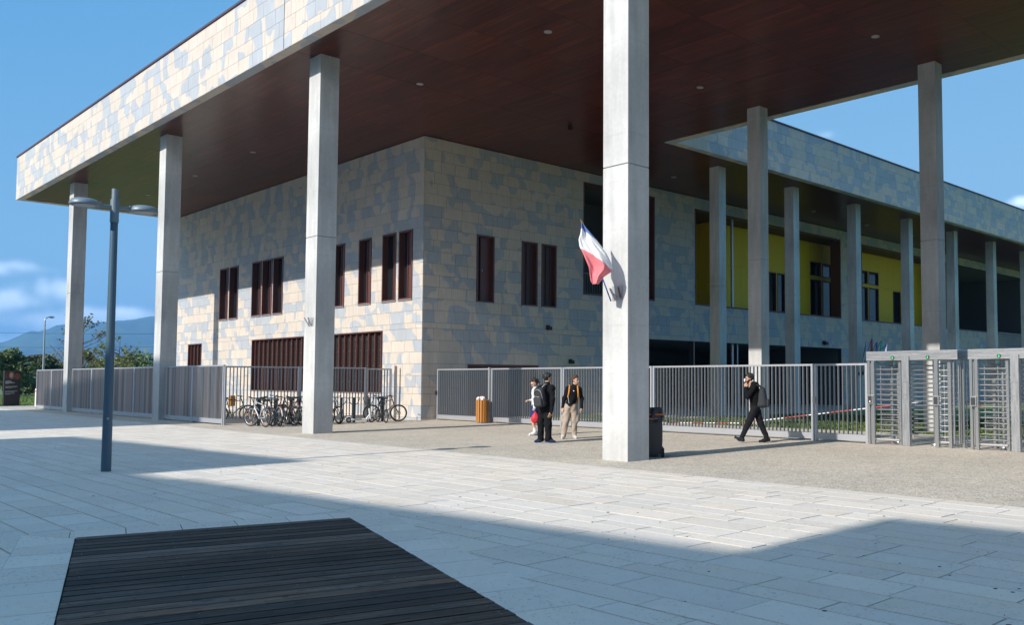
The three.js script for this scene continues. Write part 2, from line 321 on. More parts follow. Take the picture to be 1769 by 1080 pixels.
// one stone panel: frame 'x-' (wall facing -x), 'z+' (facing +z), 'z-' , 'x+', 'y-' (underside)
function panelGeo(face, u0, u1, v0, v1, R, t = 0.03, cut = [0, 0], gap = 0.009) {
  const w = u1 - u0 - gap, h = v1 - v0 - gap, g = new THREE.BoxGeometry(w, h, t);
  const jump = R() < 0.16, ou = jump ? R() : cut[0], ov = jump ? R() : cut[1];
  const p = g.attributes.position, uv = new Float32Array(p.count * 2);
  for (let i = 0; i < p.count; i++) { uv[i * 2] = (p.getX(i) + (u0 + u1) / 2) / 16 + ou; uv[i * 2 + 1] = (p.getY(i) + (v0 + v1) / 2) / 16 + ov; }
  g.setAttribute('uv', new THREE.Float32BufferAttribute(uv, 2));
  const v = 0.965 + R() * 0.07; tint(g, v, v, v * (0.985 + R() * 0.03));
  if (face === 'x-') g.rotateY(-Math.PI / 2); else if (face === 'x+') g.rotateY(Math.PI / 2); else if (face === 'z-') g.rotateY(Math.PI); else if (face === 'y-') g.rotateX(Math.PI / 2);
  return g;
}
function panelPos(face, plane, u, v, t = 0.03) {
  const j = plane;
  if (face === 'x-') return V3(j + t / 2, v, u); if (face === 'x+') return V3(j - t / 2, v, u);
  if (face === 'z+') return V3(u, v, j - t / 2); if (face === 'z-') return V3(u, v, j + t / 2);
  return V3(u, j + t / 2, v);
}
// cover a face with courses of panels, leaving holes [u0,u1,v0,v1] open
function courses(face, plane, ua, ub, levels, holes, R, out, minW = 0.6, maxW = 1.15) {
  let cut = [0, 0];
  for (let c = 0; c < levels.length - 1; c++) {
    const v1 = levels[c], v0 = levels[c + 1];
    if (c === 0 || R() < 0.62) cut = [R(), R()];
    let runs = [[ua, ub]];
    for (const [h0, h1, g0, g1] of holes) if (v1 > g0 + 0.02 && v0 < g1 - 0.02) for (const [p, q] of [[v0, g0], [g1, v1]]) if (q - p > 0.03) { const n = Math.max(1, Math.round((h1 - h0) / 0.9)); for (let k = 0; k < n; k++) out.push({ face, plane, u0: lerp(h0, h1, k / n), u1: lerp(h0, h1, (k + 1) / n), v0: p, v1: q, cut }); }
    for (const [h0, h1, g0, g1] of holes) if (v1 > g0 + 0.02 && v0 < g1 - 0.02) runs = runs.flatMap(([a, b]) => (h1 <= a || h0 >= b) ? [[a, b]] : [[a, h0], [h1, b]].filter(([p, q]) => q - p > 0.03));
    for (const [a, b] of runs) {
      let u = a; const off = R();
      while (u < b - 0.001) { let w = (u === a ? 0.35 + off * 0.5 : minW + R() * (maxW - minW)); if (b - u - w < 0.32) w = b - u; out.push({ face, plane, u0: u, u1: Math.min(u + w, b), v0, v1, cut }); u += w; }
    }
  }
}
function lay(list, name, parent, R, most, mat = M.stone, t = 0.03, horizontal = false) {
  for (const p of list) { p.c = panelPos(p.face, p.plane, (p.u0 + p.u1) / 2, (p.v0 + p.v1) / 2, t); const d = p.c.clone().sub(camP); const az = Math.atan2(d.x, -d.z), n = p.face === 'x-' ? -d.x : p.face === 'z+' ? -d.z * -1 : p.face === 'y-' ? d.y : 0.05; const L = d.length(); const el = d.y / Math.hypot(d.x, d.z); p.s = (az > 0.17 && az < 1.24 && el < 0.46) ? (p.u1 - p.u0) * (p.v1 - p.v0) * Math.abs(n) / (L * L * L) : 0; }
  const order = [...list].sort((a, b) => b.s - a.s), rest = [];
  order.forEach((p, i) => {
    const g = panelGeo(p.face, p.u0, p.u1, p.v0, p.v1, R, t, p.cut);
    if (i < most && p.s > 0) { const m = mesh(name, g, mat, parent); m.position.copy(p.c); } else rest.push(g.translate(p.c.x, p.c.y, p.c.z));
  });
  if (rest.length) { const m = mesh(name + '_field', merge(rest), mat, parent); m.userData.kind = 'stuff'; }
}
const LEV = [11.83, 11.35, 10.87, 10.39, 9.91, 9.43, 8.95, 8.47, 8.0, 7.51, 7.02, 6.53, 6.03, 5.54, 5.05, 4.55, 4.04, 3.80, 3.31, 2.82, 2.33, 1.84, 1.35, 1.08, 0.59, 0.10, -0.05];
const LEVW = [11.83, 11.2, 10.72, 10.24, 9.76, 9.28, 8.8, 8.32, 7.84, 7.36, 6.85, 6.33, 5.81, 5.31, 4.81, 4.31, 3.80, 3.31, 2.82, 2.33, 1.84, 1.35, 0.86, 0.4, -0.05];
const FL = [HT - 0.01, 13.78, 13.29, 12.80, 12.31, 11.84];
// concrete column with a construction joint 6.1 m up
function column(parent, x, z, wx, wz, top, seed) {
  const R = rng(seed), cx = x + wx / 2, cz = z - wz / 2, jy = 6.11 + (R() - 0.5) * 0.03;
  const a = rbx(wx, jy + 0.2, wz, 0.014, 0, (jy - 0.2) / 2, 0, 1), b = rbx(wx, top - jy - 0.012, wz, 0.014, 0, (top + jy + 0.012) / 2, 0, 1), c = bx(wx - 0.05, 0.1, wz - 0.05, 0, jy, 0);
  const g = merge([a, b, c]); uvBox(g, 4, R(), R()); const tone = 0.97 + R() * 0.06; tint(g, tone);
  const m = mesh('column', g, M.concrete, parent); m.position.set(cx, 0, cz); return m;
}

// ---- canopy over the forecourt
const canopy = thing('entrance_canopy', 'long flat canopy with stone fascia and timber ceiling on concrete columns', 'canopy', [0, 0, 0]);
{
  const R = rng(21);
  const core = mesh('roof_slab', merge([span(XA + 0.06, XO - 0.06, HS + 0.05, HT - 0.06, ZA + 0.06, 46)]), M.backing, canopy);
  const cop = part('coping', canopy);
  mesh('coping_strip', merge([span(XA - 0.05, XA + 0.35, HT, HT + 0.07, ZA - 0.05, 46), span(XA + 0.35, XO + 0.05, HT, HT + 0.07, ZA - 0.05, ZA + 0.35), span(XO - 0.35, XO + 0.05, HT, HT + 0.07, ZO, 46), span(XA + 0.35, XO - 0.35, HT - 0.04, HT + 0.01, ZA + 0.35, 46)]), M.coping, cop);
  const fas = part('fascia', canopy), out = [];
  // expansion joint at z = 5.25
  courses('x-', XA, ZA, 5.235, FL, [], R, out); courses('x-', XA, 5.265, 46, FL, [], R, out);
  courses('z-', ZA, XA, XO, FL, [], R, out); courses('x+', XO, ZO, 46, FL, [], R, out);
  lay(out, 'fascia_panel', fas, R, 270);
  // stone return under the edge
  const und = [];
  const strip = (face, plane, ua, ub, va, vb, alongU) => { let u = alongU ? ua : va; const e = alongU ? ub : vb; while (u < e - 0.01) { let w = 0.55 + R() * 0.7; if (e - u - w < 0.3) w = e - u; und.push(alongU ? { face, plane, u0: u, u1: u + w, v0: va, v1: vb } : { face, plane, u0: ua, u1: ub, v0: u, v1: u + w }); u += w; } };
  strip('y-', HS, XA, XA + 0.35, ZA, 46, false); strip('y-', HS, XO - 0.38, XO, ZO - 0.38, 46, false); strip('y-', HS, XA + 0.35, XO, ZA, ZA + 0.5, true);
  const ret = part('fascia_return', canopy); lay(und, 'return_panel', ret, R, 110);
  // timber ceiling
  const cei = part('ceiling', canopy), pan = [];
  const tz = []; for (let z = 5.33 - 2.665 * 13; z < 46; z += 2.665) tz.push(z);
  const x0 = XA + 0.36, x1 = XO - 0.39, nx = 12, dxp = (x1 - x0) / nx;
  for (let i = 0; i < tz.length; i++) for (let k = 0; k < nx; k++) {
    const a = Math.max(tz[i], ZA + 0.51), b = Math.min((tz[i + 1] ?? 46), 46); if (b - a < 0.1) continue;
    pan.push({ u0: x0 + k * dxp, u1: x0 + (k + 1) * dxp, v0: a, v1: b, c: V3(x0 + (k + 0.5) * dxp, HS + 0.030, (a + b) / 2) });
  }
  const sc = p => { const d = p.c.clone().sub(camP), az = Math.atan2(d.x, -d.z), L = d.length(), el = d.y / Math.hypot(d.x, d.z); return (az > 0.15 && az < 1.26 && el < 0.5) ? 1 / (L * L * L) : 0; };
  pan.forEach(p => p.s = sc(p)); pan.sort((a, b) => b.s - a.s); const rest = [];
  pan.forEach((p, i) => {
    const gz = Math.abs(p.v0 - 5.33) < 0.02 ? 0.02 : 0.007, g = new THREE.BoxGeometry(p.u1 - p.u0 - 0.006, 0.02, p.v1 - p.v0 - gz); uvBox(g, 5, R(), R());
    const v = 0.8 + R() * 0.35; tint(g, v, v * (0.97 + R() * 0.06), v);
    if (i < 290 && p.s > 0) { const m = mesh('ceiling_panel', g, M.soffit, cei); m.position.copy(p.c); } else rest.push(g.translate(p.c.x, p.c.y, p.c.z));
  });
  if (rest.length) { const m = mesh('ceiling_panel_field', merge(rest), M.soffit, cei); m.userData.kind = 'stuff'; }
  // recessed downlights
  for (const x of [-3.77, 3.2]) for (let z = -21.41; z < 40; z += 6.72) { if (x > 0 && z < 0) continue;
    const spot = Math.abs(z - 5.47) < 0.3 && x > 0;
    const ring = mesh('downlight', spot ? merge([new THREE.CylinderGeometry(0.05, 0.05, 0.1, 14), bx(0.14, 0.16, 0.14, 0, -0.1, 0)]) : new THREE.LatheGeometry([[0.07, 0.014], [0.12, 0.014], [0.12, -0.012], [0.085, -0.018], [0.07, 0.0]].map(q => new THREE.Vector2(...q)), 24), spot ? M.black : M.lens, canopy); ring.position.set(x, HS + 0.012, z);
    if (!spot) { const l = mesh('lens', new THREE.CylinderGeometry(0.08, 0.08, 0.012, 20), M.lens, ring); } }
  for (const z of [19.113, 5.739, -7.57, -20.743, 32.45]) column(canopy, -7.537, z, 0.643, 0.736, HS + 0.021, 100 + Math.round(z));
  for (const z of [19.256, 12.45, 26.05, 32.9]) column(canopy, 6.35, z, 0.503, 0.584, HS + 0.021, 200 + Math.round(z));
}

// ---- classroom block: sunlit wall x = 0, shaded wall z = 0
const block = thing('school_building', 'classroom block clad in beige and blue grey stone panels', 'building', [0, 0, 0]);
const LW = [[-20.82, -19.66], [-19.47, -18.3], [-16.5, -15.35], [-15.23, -14.06], [-13.92, -12.8], [-7.53, -6.48], [-5.18, -4.1], [-3.16, -2.06], [-1.83, -0.77]].map(([a, b]) => [a, b, 5.05, 8.0]);
const RW = [[2.71, 3.66], [5.22, 6.15], [6.4, 7.31]].map(([a, b]) => [a, b, 5.05, 8.0]);
{
  const R = rng(33), ZE = -27.4;
  const holesL = [...LW, [-25.44, -23.28, 1.9, 3.8], [-16.4, -3.05, 1.08, 3.8]];
  const holesR = [...RW, [9.05, 14.2, 5.81, 11.35], [2.3, 6.25, -1, 2.33], [11.2, 17.4, -1, 3.8]];
  const lw = part('stone_wall', block), rw = part('stone_wall', block), o1 = [], o2 = [];
  courses('x-', 0, ZE, 0, LEV, holesL, R, o1);
  courses('z+', 0, 0.032, 17.44, LEV.map(v => v === 5.81 ? v : v), holesR.map(h => h), R, o2);
  for (const o of [o1, o2]) o.forEach(p => { const m = (p.u0 + p.u1) / 2; });
  // shared allowance of single panels: the largest in view
  lay(o1, 'stone_panel', lw, R, 190); lay(o2, 'stone_panel', rw, R, 110);
  // solid wall behind the cladding, with the openings left free
  const solid = (face, a, b, holes, parent) => {
    const us = [...new Set([a, b, ...holes.flatMap(h => [h[0], h[1]])])].sort((p, q) => p - q), list = [];
    for (let i = 0; i < us.length - 1; i++) {
      const u0 = us[i], u1 = us[i + 1]; if (u1 - u0 < 0.001 || u0 < a - 0.001 || u1 > b + 0.001) continue; const um = (u0 + u1) / 2;
      const hs = holes.filter(h => um > h[0] && um < h[1]).sort((p, q) => p[2] - q[2]); let v = -0.1;
      for (const h of [...hs, [0, 0, HS + 0.3, 99]]) { if (h[2] > v + 0.01) list.push(face === 'x' ? span(0.032, 0.35, v, h[2], u0, u1) : span(u0, u1, v, h[2], -0.35, -0.032)); v = Math.max(v, h[3]); }
    }
    mesh('wall_core', merge(list), M.backing, parent);
  };
  solid('x', ZE, -0.04, holesL, lw); solid('z', 0.36, 17.44, holesR, rw);
  // far end, roof and inner fill so that no light leaks through
  mesh('end_wall', merge([span(0.0, 17.4, -0.1, HS, ZE - 0.3, ZE - 0.005), span(17.0, 17.4, 3.9, HS, ZE, -0.4)]), M.backing, block);
  mesh('roof', span(XO, 17.4, HS + 0.3, HT - 0.06, ZE, -0.4), M.backing, block);
  // windows
  const win = (wall, u0, u1, v0, v1, vent) => {
    const L = wall === 'x', w = u1 - u0, h = v1 - v0, f = 0.065, dep = 0.30;
    const g = part('window', block); g.position.copy(L ? V3(0, (v0 + v1) / 2, (u0 + u1) / 2) : V3((u0 + u1) / 2, (v0 + v1) / 2, 0)); if (L) g.rotation.y = -Math.PI / 2;
    // local: x along the wall to the viewer's right, z outward
    mesh('frame', merge([span(-w / 2, -w / 2 + f, -h / 2, h / 2, -dep, 0.035), span(w / 2 - f, w / 2, -h / 2, h / 2, -dep, 0.035), span(-w / 2 + f, w / 2 - f, h / 2 - f, h / 2, -dep, 0.033), span(-w / 2 + f, w / 2 - f, -h / 2, -h / 2 + f, -dep, 0.033)]), M.brown, g);
    const split = vent === 2 ? -w / 2 + f : vent === 1 ? 0.08 : -0.12;
    if (vent !== 2) mesh('pane', span(-w / 2 + f, split, -h / 2 + f, h / 2 - f, -0.26, -0.235), M.glass, g);
    mesh('vent_panel', merge([span(split, w / 2 - f, -h / 2 + f, h / 2 - f, -0.24, -0.2), ...(vent === 2 ? [span(-0.06, -0.02, -h / 2 + f, h / 2 - f, -0.2, -0.15), span(0.2, 0.24, -h / 2 + f, h / 2 - f, -0.2, -0.17)] : [span(split - 0.025, split + 0.025, -h / 2 + f, h / 2 - f, -0.26, -0.16)])]), vent === 2 ? M.metalBrown : M.brown, g);
    mesh('sill', span(-w / 2 - 0.02, w / 2 + 0.02, -h / 2 - 0.035, -h / 2 - 0.004, -0.03, 0.06), M.sill, g);
    mesh('handle', merge([bx(0.02, 0.09, 0.03, split + 0.09, -0.05, -0.19)]), M.rim, g);
    mesh('reveal', span(-w / 2, w / 2, -h / 2, h / 2, -0.36, -0.3), M.metalBrown, g);
  };
  LW.forEach((q, i) => win('x', ...q, i % 3 === 1 ? 1 : 0)); RW.forEach((q, i) => win('z', ...q, i ? 2 : 0));
  // fixed grilles of folded fins
  const grille = (z0, z1, y0, y1, n) => {
    const g = part('grille', block); g.position.set(0, y0, z0); const L = z1 - z0, h = y1 - y0;
    mesh('back_panel', span(0.2, 0.24, 0, h, 0, L), M.grilleBack, g);
    mesh('grille_frame', merge([span(-0.002, 0.2, h - 0.05, h, 0, L), span(-0.012, 0.2, 0, 0.04, 0, L), span(0.0, 0.2, 0.04, h - 0.05, 0, 0.06), span(0.0, 0.2, 0.04, h - 0.05, L - 0.06, L)]), M.brown, g);
    for (let i = 0; i < n; i++) { const z = (i + 0.5) * L / n; const q = merge([span(0.09, 0.199, 0.045, h - 0.055, z - 0.045, z - 0.035), span(0.09, 0.199, 0.045, h - 0.055, z + 0.05, z + 0.06), span(0.085, 0.095, 0.045, h - 0.055, z - 0.045, z + 0.0)]); const m = mesh('fin', q, M.brownFin, g); }
    const dots = []; for (let i = 0; i < n; i++) for (const y of [0.5, 1.2, 1.9, 2.4]) if (y < h - 0.1) dots.push(bx(0.01, 0.03, 0.03, 0.196, y, (i + 1) * L / n - 0.02)); mesh('rivets', merge(dots), M.rim, g);
  };
  grille(-16.4, -3.05, 1.08, 3.8, 25); grille(-25.44, -23.28, 1.9, 3.8, 4);
  mesh('ledge', span(-0.03, 0.2, 1.05, 1.079, -16.4, -3.05), M.sill, block);
  // tall dark loggia, service door and undercroft in the shaded wall
  const log = part('loggia', block);
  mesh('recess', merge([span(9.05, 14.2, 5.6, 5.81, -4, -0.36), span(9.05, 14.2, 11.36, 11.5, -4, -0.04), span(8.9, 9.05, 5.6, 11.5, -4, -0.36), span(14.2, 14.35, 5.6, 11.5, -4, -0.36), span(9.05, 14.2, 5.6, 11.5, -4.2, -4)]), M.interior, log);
  mesh('frame', merge([span(9.05, 9.12, 5.81, 11.35, -0.36, 0.012), span(14.13, 14.2, 5.81, 11.35, -0.36, 0.012), span(9.12, 14.13, 5.81, 5.9, -0.36, 0.012), span(9.12, 14.13, 11.28, 11.35, -0.36, 0.012)]), M.brown, log);
  mesh('balustrade', merge([...Array.from({ length: 30 }, (_, i) => rod([9.3 + i * 0.165, 5.9, -0.3], [9.3 + i * 0.165, 6.9, -0.3], 0.012, 6)), rod([9.12, 6.92, -0.3], [14.13, 6.92, -0.3], 0.025, 8)]), M.bar, log);
  const sd = part('service_door', block);
  mesh('leaf', span(2.3, 6.25, -0.05, 2.33, -0.3, -0.2), M.metalBrown, sd); mesh('lintel', span(2.28, 6.27, 2.25, 2.33, -0.2, 0.015), M.brown, sd);
  const uc = part('undercroft', block);
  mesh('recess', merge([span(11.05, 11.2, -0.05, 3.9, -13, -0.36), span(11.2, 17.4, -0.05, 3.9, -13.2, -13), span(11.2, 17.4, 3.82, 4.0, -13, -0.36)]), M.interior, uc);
  // small wall lights
  for (const [x, y] of [[6.78, 4.1], [8.2, 2.55]]) mesh('wall_light', merge([bx(0.16, 0.2, 0.1, x, y, 0.05), bx(0.2, 0.16, 0.14, x + 0.03, y - 0.04, 0.13)]), M.black, block);
}

// ---- wing with its colonnade
const wing = thing('school_wing', 'long wing with colonnade and yellow loggia behind the turnstiles', 'building', [17.44, 0, 0]);
{
  const R = rng(55), X1 = 78, g0 = wing; const W = part('stone_wall', wing); W.position.x = -17.44;
  const off = (name) => { const p = part(name, wing); p.position.x = -17.44; return p; };
  const holes = [[17.5, 32.85, 5.81, 11.2], [35.6, 49.0, 5.81, 11.2], [51.2, 66, 5.81, 11.2], [17.44, 32.83, -1, 3.8]];
  const o = []; courses('z+', 0, 17.44, X1, LEVW, holes, R, o, 0.5, 1.2); lay(o, 'stone_panel', W, R, 150);
  const core = []; const us = [17.44, 17.5, 32.83, 32.85, 35.6, 49, 51.2, 66, X1];
  for (let i = 0; i < us.length - 1; i++) { const um = (us[i] + us[i + 1]) / 2; let v = -0.1; for (const h of [...holes.filter(h => um > h[0] && um < h[1]).sort((a, b) => a[2] - b[2]), [0, 0, HS + 0.3, 99]]) { if (h[2] > v + 0.01) core.push(span(us[i], us[i + 1], v, h[2], -0.3, -0.032)); v = Math.max(v, h[3]); } }
  core.push(span(32.86, 35.59, 5.81, 11.2, -0.75, -0.301)); mesh('wall_core', merge(core), M.backing, W);
  // canopy roof of the wing
  const roof = off('roof');
  mesh('roof_slab', merge([span(XO - 0.05, X1, HS + 0.05, HT - 0.06, -0.4, ZO - 0.05), span(17.45, X1, HS + 0.32, HT - 0.06, -14, -0.4)]), M.backing, roof);
  mesh('coping_strip', span(XO + 0.06, X1, HT, HT + 0.07, ZO - 0.35, ZO + 0.05), M.coping, roof);
  const fas = off('fascia'), fl = []; courses('z+', ZO, XO, X1, FL, [], R, fl); lay(fl, 'fascia_panel', fas, R, 260);
  const und = []; let u = XO; while (u < X1) { const w = 0.6 + R() * 0.8; und.push({ face: 'y-', plane: HS, u0: u, u1: u + w, v0: ZO - 0.38, v1: ZO }); u += w; } const ret = off('fascia_return'); lay(und, 'return_panel', ret, R, 80);
  const cei = off('ceiling'), pl = [];
  for (let x = XO - 0.38; x < X1; x += 2.665) for (let k = 0; k < 5; k++) { const a = 0.01 + k * 1.287, b = a + 1.287; const g = new THREE.BoxGeometry(Math.min(2.665, X1 - x) - 0.007, 0.02, b - a - 0.006); uvBox(g, 5, R(), R()); const v = 0.8 + R() * 0.3; tint(g, v); pl.push({ g, c: V3(x + 1.33, HS + 0.03, (a + b) / 2) }); }
  pl.forEach(p => { const m = mesh('ceiling_panel', p.g, M.soffit, cei); m.position.copy(p.c); });
  for (const x of [12.98, 19.35, 25.72, 32.1, 38.5, 45]) { const m = mesh('downlight', new THREE.CylinderGeometry(0.14, 0.14, 0.05, 20), M.lens, wing); m.position.set(x - 17.44, HS + 0.005, 2.4); }
  let i = 0; for (const x of [12.703, 18.975, 25.352, 31.804, 38.323, 44.856, 51.4, 57.9, 64.4]) { const c = column(wing, x - 17.44, 5.491, 0.539, 0.58, HS + 0.021, 300 + i); i++; }
  // yellow loggias
  const room = off('loggia');
  mesh('recess', merge([span(17.35, 50.1, 5.55, 5.8, -7, -0.31), span(17.35, 50.1, 11.22, 11.5, -7, -0.05), span(17.2, 17.5, 5.55, 11.5, -7, -0.31), span(49.6, 50.1, 5.8, 11.22, -2.1, -0.31)]), M.metalBrown, room);
  const ywins = [[27.53, 28.35, 6.1, 8.72], [28.46, 29.36, 6.1, 8.72], [32.43, 33.79, 8.9, 9.89], [34.0, 35.33, 8.9, 9.89], [32.43, 33.79, 6.1, 8.66], [34.0, 35.33, 6.1, 8.66], [39.0, 40.27, 8.88, 9.89], [40.42, 41.9, 8.88, 9.89], [39.0, 40.27, 6.05, 8.66], [40.42, 41.9, 6.05, 8.66], [44.17, 45.4, 6.04, 8.66]];
  const cols = [21.6, 23.1, 24.6, 26.1, 27.5, 29.4, 31.0, 32.4, 33.9, 35.4, 37.2, 38.9, 40.35, 41.95, 43.4, 44.15, 45.45, 47, 48.4, 49.6];
  const rows = [5.8, 8.77, 11.22];
  for (let a = 0; a < cols.length - 1; a++) for (let b = 0; b < 2; b++) {
    let list = [[cols[a] + 0.006, cols[a + 1] - 0.006, rows[b] + 0.006, rows[b + 1] - 0.006]];
    for (const [h0, h1, k0, k1] of ywins) list = list.flatMap(q => { const [p0, p1, q0, q1] = q; if (h1 <= p0 || h0 >= p1 || k1 <= q0 || k0 >= q1) return [q]; const r = []; if (h0 > p0) r.push([p0, h0, q0, q1]); if (h1 < p1) r.push([h1, p1, q0, q1]); const a0 = Math.max(p0, h0), a1 = Math.min(p1, h1); if (k0 > q0) r.push([a0, a1, q0, k0]); if (k1 < q1) r.push([a0, a1, k1, q1]); return r; });
    list = list.filter(([p0, p1, q0, q1]) => p1 - p0 > 0.01 && q1 - q0 > 0.01);
    if (list.length) mesh('yellow_panel', merge(list.map(([p0, p1, q0, q1]) => span(p0, p1, q0, q1, -2.17, -2.14))), M.yellow, room);
  }
  // return wall of the deeper bay on the left, and the backing of the panels
  mesh('yellow_panel', merge([span(21.55, 21.6, 5.8, 11.22, -6.9, -2.14)]), M.yellow, room);
  for (const [a, b] of [[17.5, 19.5], [19.51, 21.55]]) mesh('yellow_panel', merge([span(a, b, 5.8, 8.77, -3.62, -3.58), span(a, b, 8.78, 11.22, -3.62, -3.58)]), M.yellow, room);
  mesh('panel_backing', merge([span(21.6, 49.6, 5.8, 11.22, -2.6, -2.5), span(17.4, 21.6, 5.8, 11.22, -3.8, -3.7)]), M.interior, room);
  for (const [a, b, c, d] of ywins) { const f = mesh('loggia_window', merge([span(a, a + 0.06, c, d, -2.3, -2.12), span(b - 0.06, b, c, d, -2.3, -2.12), span(a + 0.06, b - 0.06, d - 0.06, d, -2.3, -2.12), span(a + 0.06, b - 0.06, c, c + 0.06, -2.3, -2.12)]), M.brown, room); mesh('pane', span(a + 0.06, b - 0.06, c + 0.06, d - 0.06, -2.28, -2.25), M.glass, f); }
  mesh('opening_frame', merge([span(17.5, 32.85, 5.81, 5.9, -0.36, 0.012), span(32.77, 32.85, 5.9, 11.12, -0.75, 0.012), span(17.5, 17.57, 5.9, 11.12, -0.36, 0.012), span(17.57, 32.77, 11.12, 11.2, -0.36, 0.012), span(35.6, 49, 5.81, 5.9, -0.36, 0.012), span(35.6, 49, 11.12, 11.2, -0.36, 0.012), span(48.9, 49, 5.9, 11.12, -0.75, 0.012), span(35.6, 35.68, 5.9, 11.12, -0.36, 0.012)]), M.brown, room);
  mesh('drain_pipe', rod([21.5, 5.9, -0.5], [21.5, 11.2, -0.5], 0.09, 14), M.tubeSteel, room);
  // darker bay farther along
  const bay = off('bay');
  mesh('recess', merge([span(51, 66.2, 5.55, 5.8, -8, -0.31), span(51, 66.2, 11.22, 11.5, -8, -0.05), span(51, 66.2, 5.8, 11.22, -8.2, -8), span(50.9, 51.19, 5.8, 11.22, -8, -0.31), span(66.01, 66.3, 5.8, 11.22, -8, -0.31)]), M.interior, bay);
  const bp = []; courses('z+', -7.9, 51.3, 66, [11.2, 10.7, 10.2, 9.7, 9.2, 8.7, 8.2, 7.7, 7.2, 6.7, 6.2, 5.8], [], R, bp); const bw = merge(bp.map(p => { const c = panelPos(p.face, p.plane, (p.u0 + p.u1) / 2, (p.v0 + p.v1) / 2); return panelGeo(p.face, p.u0, p.u1, p.v0, p.v1, R).translate(c.x, c.y, c.z); })); const bf = mesh('stone_panel_field', bw, M.stone, bay); bf.userData.kind = 'stuff';
  mesh('glazed_door', span(53, 60.5, 5.82, 7.3, -7.6, -7.5), M.glass, bay); mesh('door_frame', merge([span(52.9, 60.6, 7.3, 7.4, -7.65, -7.45), span(56.7, 56.8, 5.82, 7.3, -7.48, -7.44)]), M.brown, bay);
  mesh('sill_frame', span(51.2, 66, 5.81, 5.9, -0.36, 0.012), M.brown, bay);
  const ex = mesh('exit_sign', bx(0.5, 0.25, 0.08, 57.2, 7.7, -7.3), std(C(0.03, 0.35, 0.10), 0.5, 0, { emissive: C(0.02, 0.30, 0.08), emissiveIntensity: 0.5 }), bay);
  mesh('railing', merge([...Array.from({ length: 60 }, (_, i) => rod([58.6 + i * 0.12, 4.6, 0.3], [58.6 + i * 0.12, 5.85, 0.3], 0.014, 5)), span(58.5, 66, 5.85, 5.91, 0.26, 0.34), span(58.5, 66, 4.55, 4.62, 0.26, 0.34)]), M.bar, bay);
  // undercroft
  const uc = off('undercroft');
  mesh('recess', merge([span(32.84, 33.1, -0.05, 3.9, -13, -0.31), span(17.4, 33.1, -0.05, 3.9, -13.2, -13), span(17.4, 33.1, 3.82, 4.0, -13, -0.31)]), M.interior, uc);
  mesh('post', merge([rod([21.6, 0, -0.6], [21.6, 3.82, -0.6], 0.09, 12), rod([22.1, 0, -0.6], [22.1, 3.82, -0.6], 0.05, 12)]), M.tubeSteel, uc);
  mesh('wall_light', merge([bx(0.25, 0.2, 0.1, 30.6, 4.15, 0.05), bx(0.3, 0.2, 0.2, 30.65, 4.08, 0.15)]), M.black, uc);
  mesh('end_wall', merge([span(17.45, X1, -0.1, HS + 0.3, -14.3, -14), span(X1 - 0.2, X1, -0.1, HS + 0.3, -14, -0.3), span(17.3, 17.44, 4.0, HS + 0.3, -14, -7.1)]), M.backing, wing);
  wing.children.at(-1).position.x = -17.44;
}

// ---- the buildings across the square, out of view, standing in the sun's way
{
  const R = rng(77), render_ = [C(0.55, 0.52, 0.47), C(0.50, 0.50, 0.50), C(0.58, 0.54, 0.46)];
  // corner of the front wall, turn, length, height
  const rows = [[-49.85, -25.11, 0.1232, 21.97, 27, 'tallest pale apartment block across the square, opposite the blade fence'], [-44.12, 2.62, 0.0865, 12.5, 19, 'pale block with flat roof across the square, opposite the street lamp'], [-43.05, 14.9, 0.11, 1.85, 16.95, 'narrow pale stair block across the square between two wider blocks'], [-43.63, 16.62, 0.1237, 10.78, 17.5, 'plain pale block across the square facing the timber deck'], [-41.76, 27.12, 0.1127, 20.63, 19, 'long pale block across the square beyond the timber deck']];
  rows.forEach(([x0, z0, ang, L, H, label], k) => {
    const b = thing('apartment_block', label, 'building', [x0, 0, z0], ang, 'buildings across the square');
    mesh('wall', span(-11, 0, -0.2, H - 0.3, 0, L), std(render_[k % 3], 0.9), b); mesh('parapet', merge([span(-0.3, 0, H - 0.3, H, 0, L), span(-11, -10.7, H - 0.3, H, 0, L), span(-10.7, -0.3, H - 0.3, H, 0, 0.3), span(-10.7, -0.3, H - 0.3, H, L - 0.3, L)]), M.sill, b);
    for (let y = 1.2; y < H - 2.2; y += 3.1) for (let z = 1.2; z < L - 1.6; z += 2.6) { const w = mesh('window', span(-0.05, 0.03, y, y + 1.6, z, z + 1.2), M.glass, b); }
  });
}
// ---------------------------------------------------------------- far landscape: lawn, hedges, trees, mountain
function leafQuads(n, place, size, colors, R, out = []) {
  const pos = [], nor = [], col = [];
  const a = V3(0, 0, 0), b = V3(0, 0, 0), nn = V3(0, 0, 0);
  for (let i = 0; i < n; i++) {
    const p = place(i); if (!p) continue; const s = size * (0.6 + R() * 0.8);
    nn.set(R() - 0.5, R() * 0.9 - 0.1, R() - 0.5).normalize(); a.set(R() - 0.5, R() - 0.5, R() - 0.5).cross(nn).normalize(); b.crossVectors(nn, a);
    const c = colors[Math.floor(R() * colors.length)], v = 0.75 + R() * 0.5;
    const P = [[-0.5, 0], [0, -0.28], [0.5, 0], [0, 0.28]].map(([x, y]) => [p[0] + (a.x * x + b.x * y) * s, p[1] + (a.y * x + b.y * y) * s, p[2] + (a.z * x + b.z * y) * s]);
    for (const k of [0, 1, 2, 0, 2, 3]) { pos.push(...P[k]); nor.push(nn.x, nn.y, nn.z); col.push(c[0] * v, c[1] * v, c[2] * v); }
  }
  const g = new THREE.BufferGeometry(); g.setAttribute('position', new THREE.Float32BufferAttribute(pos, 3)); g.setAttribute('normal', new THREE.Float32BufferAttribute(nor, 3)); g.setAttribute('color', new THREE.Float32BufferAttribute(col, 3)); return g;
}
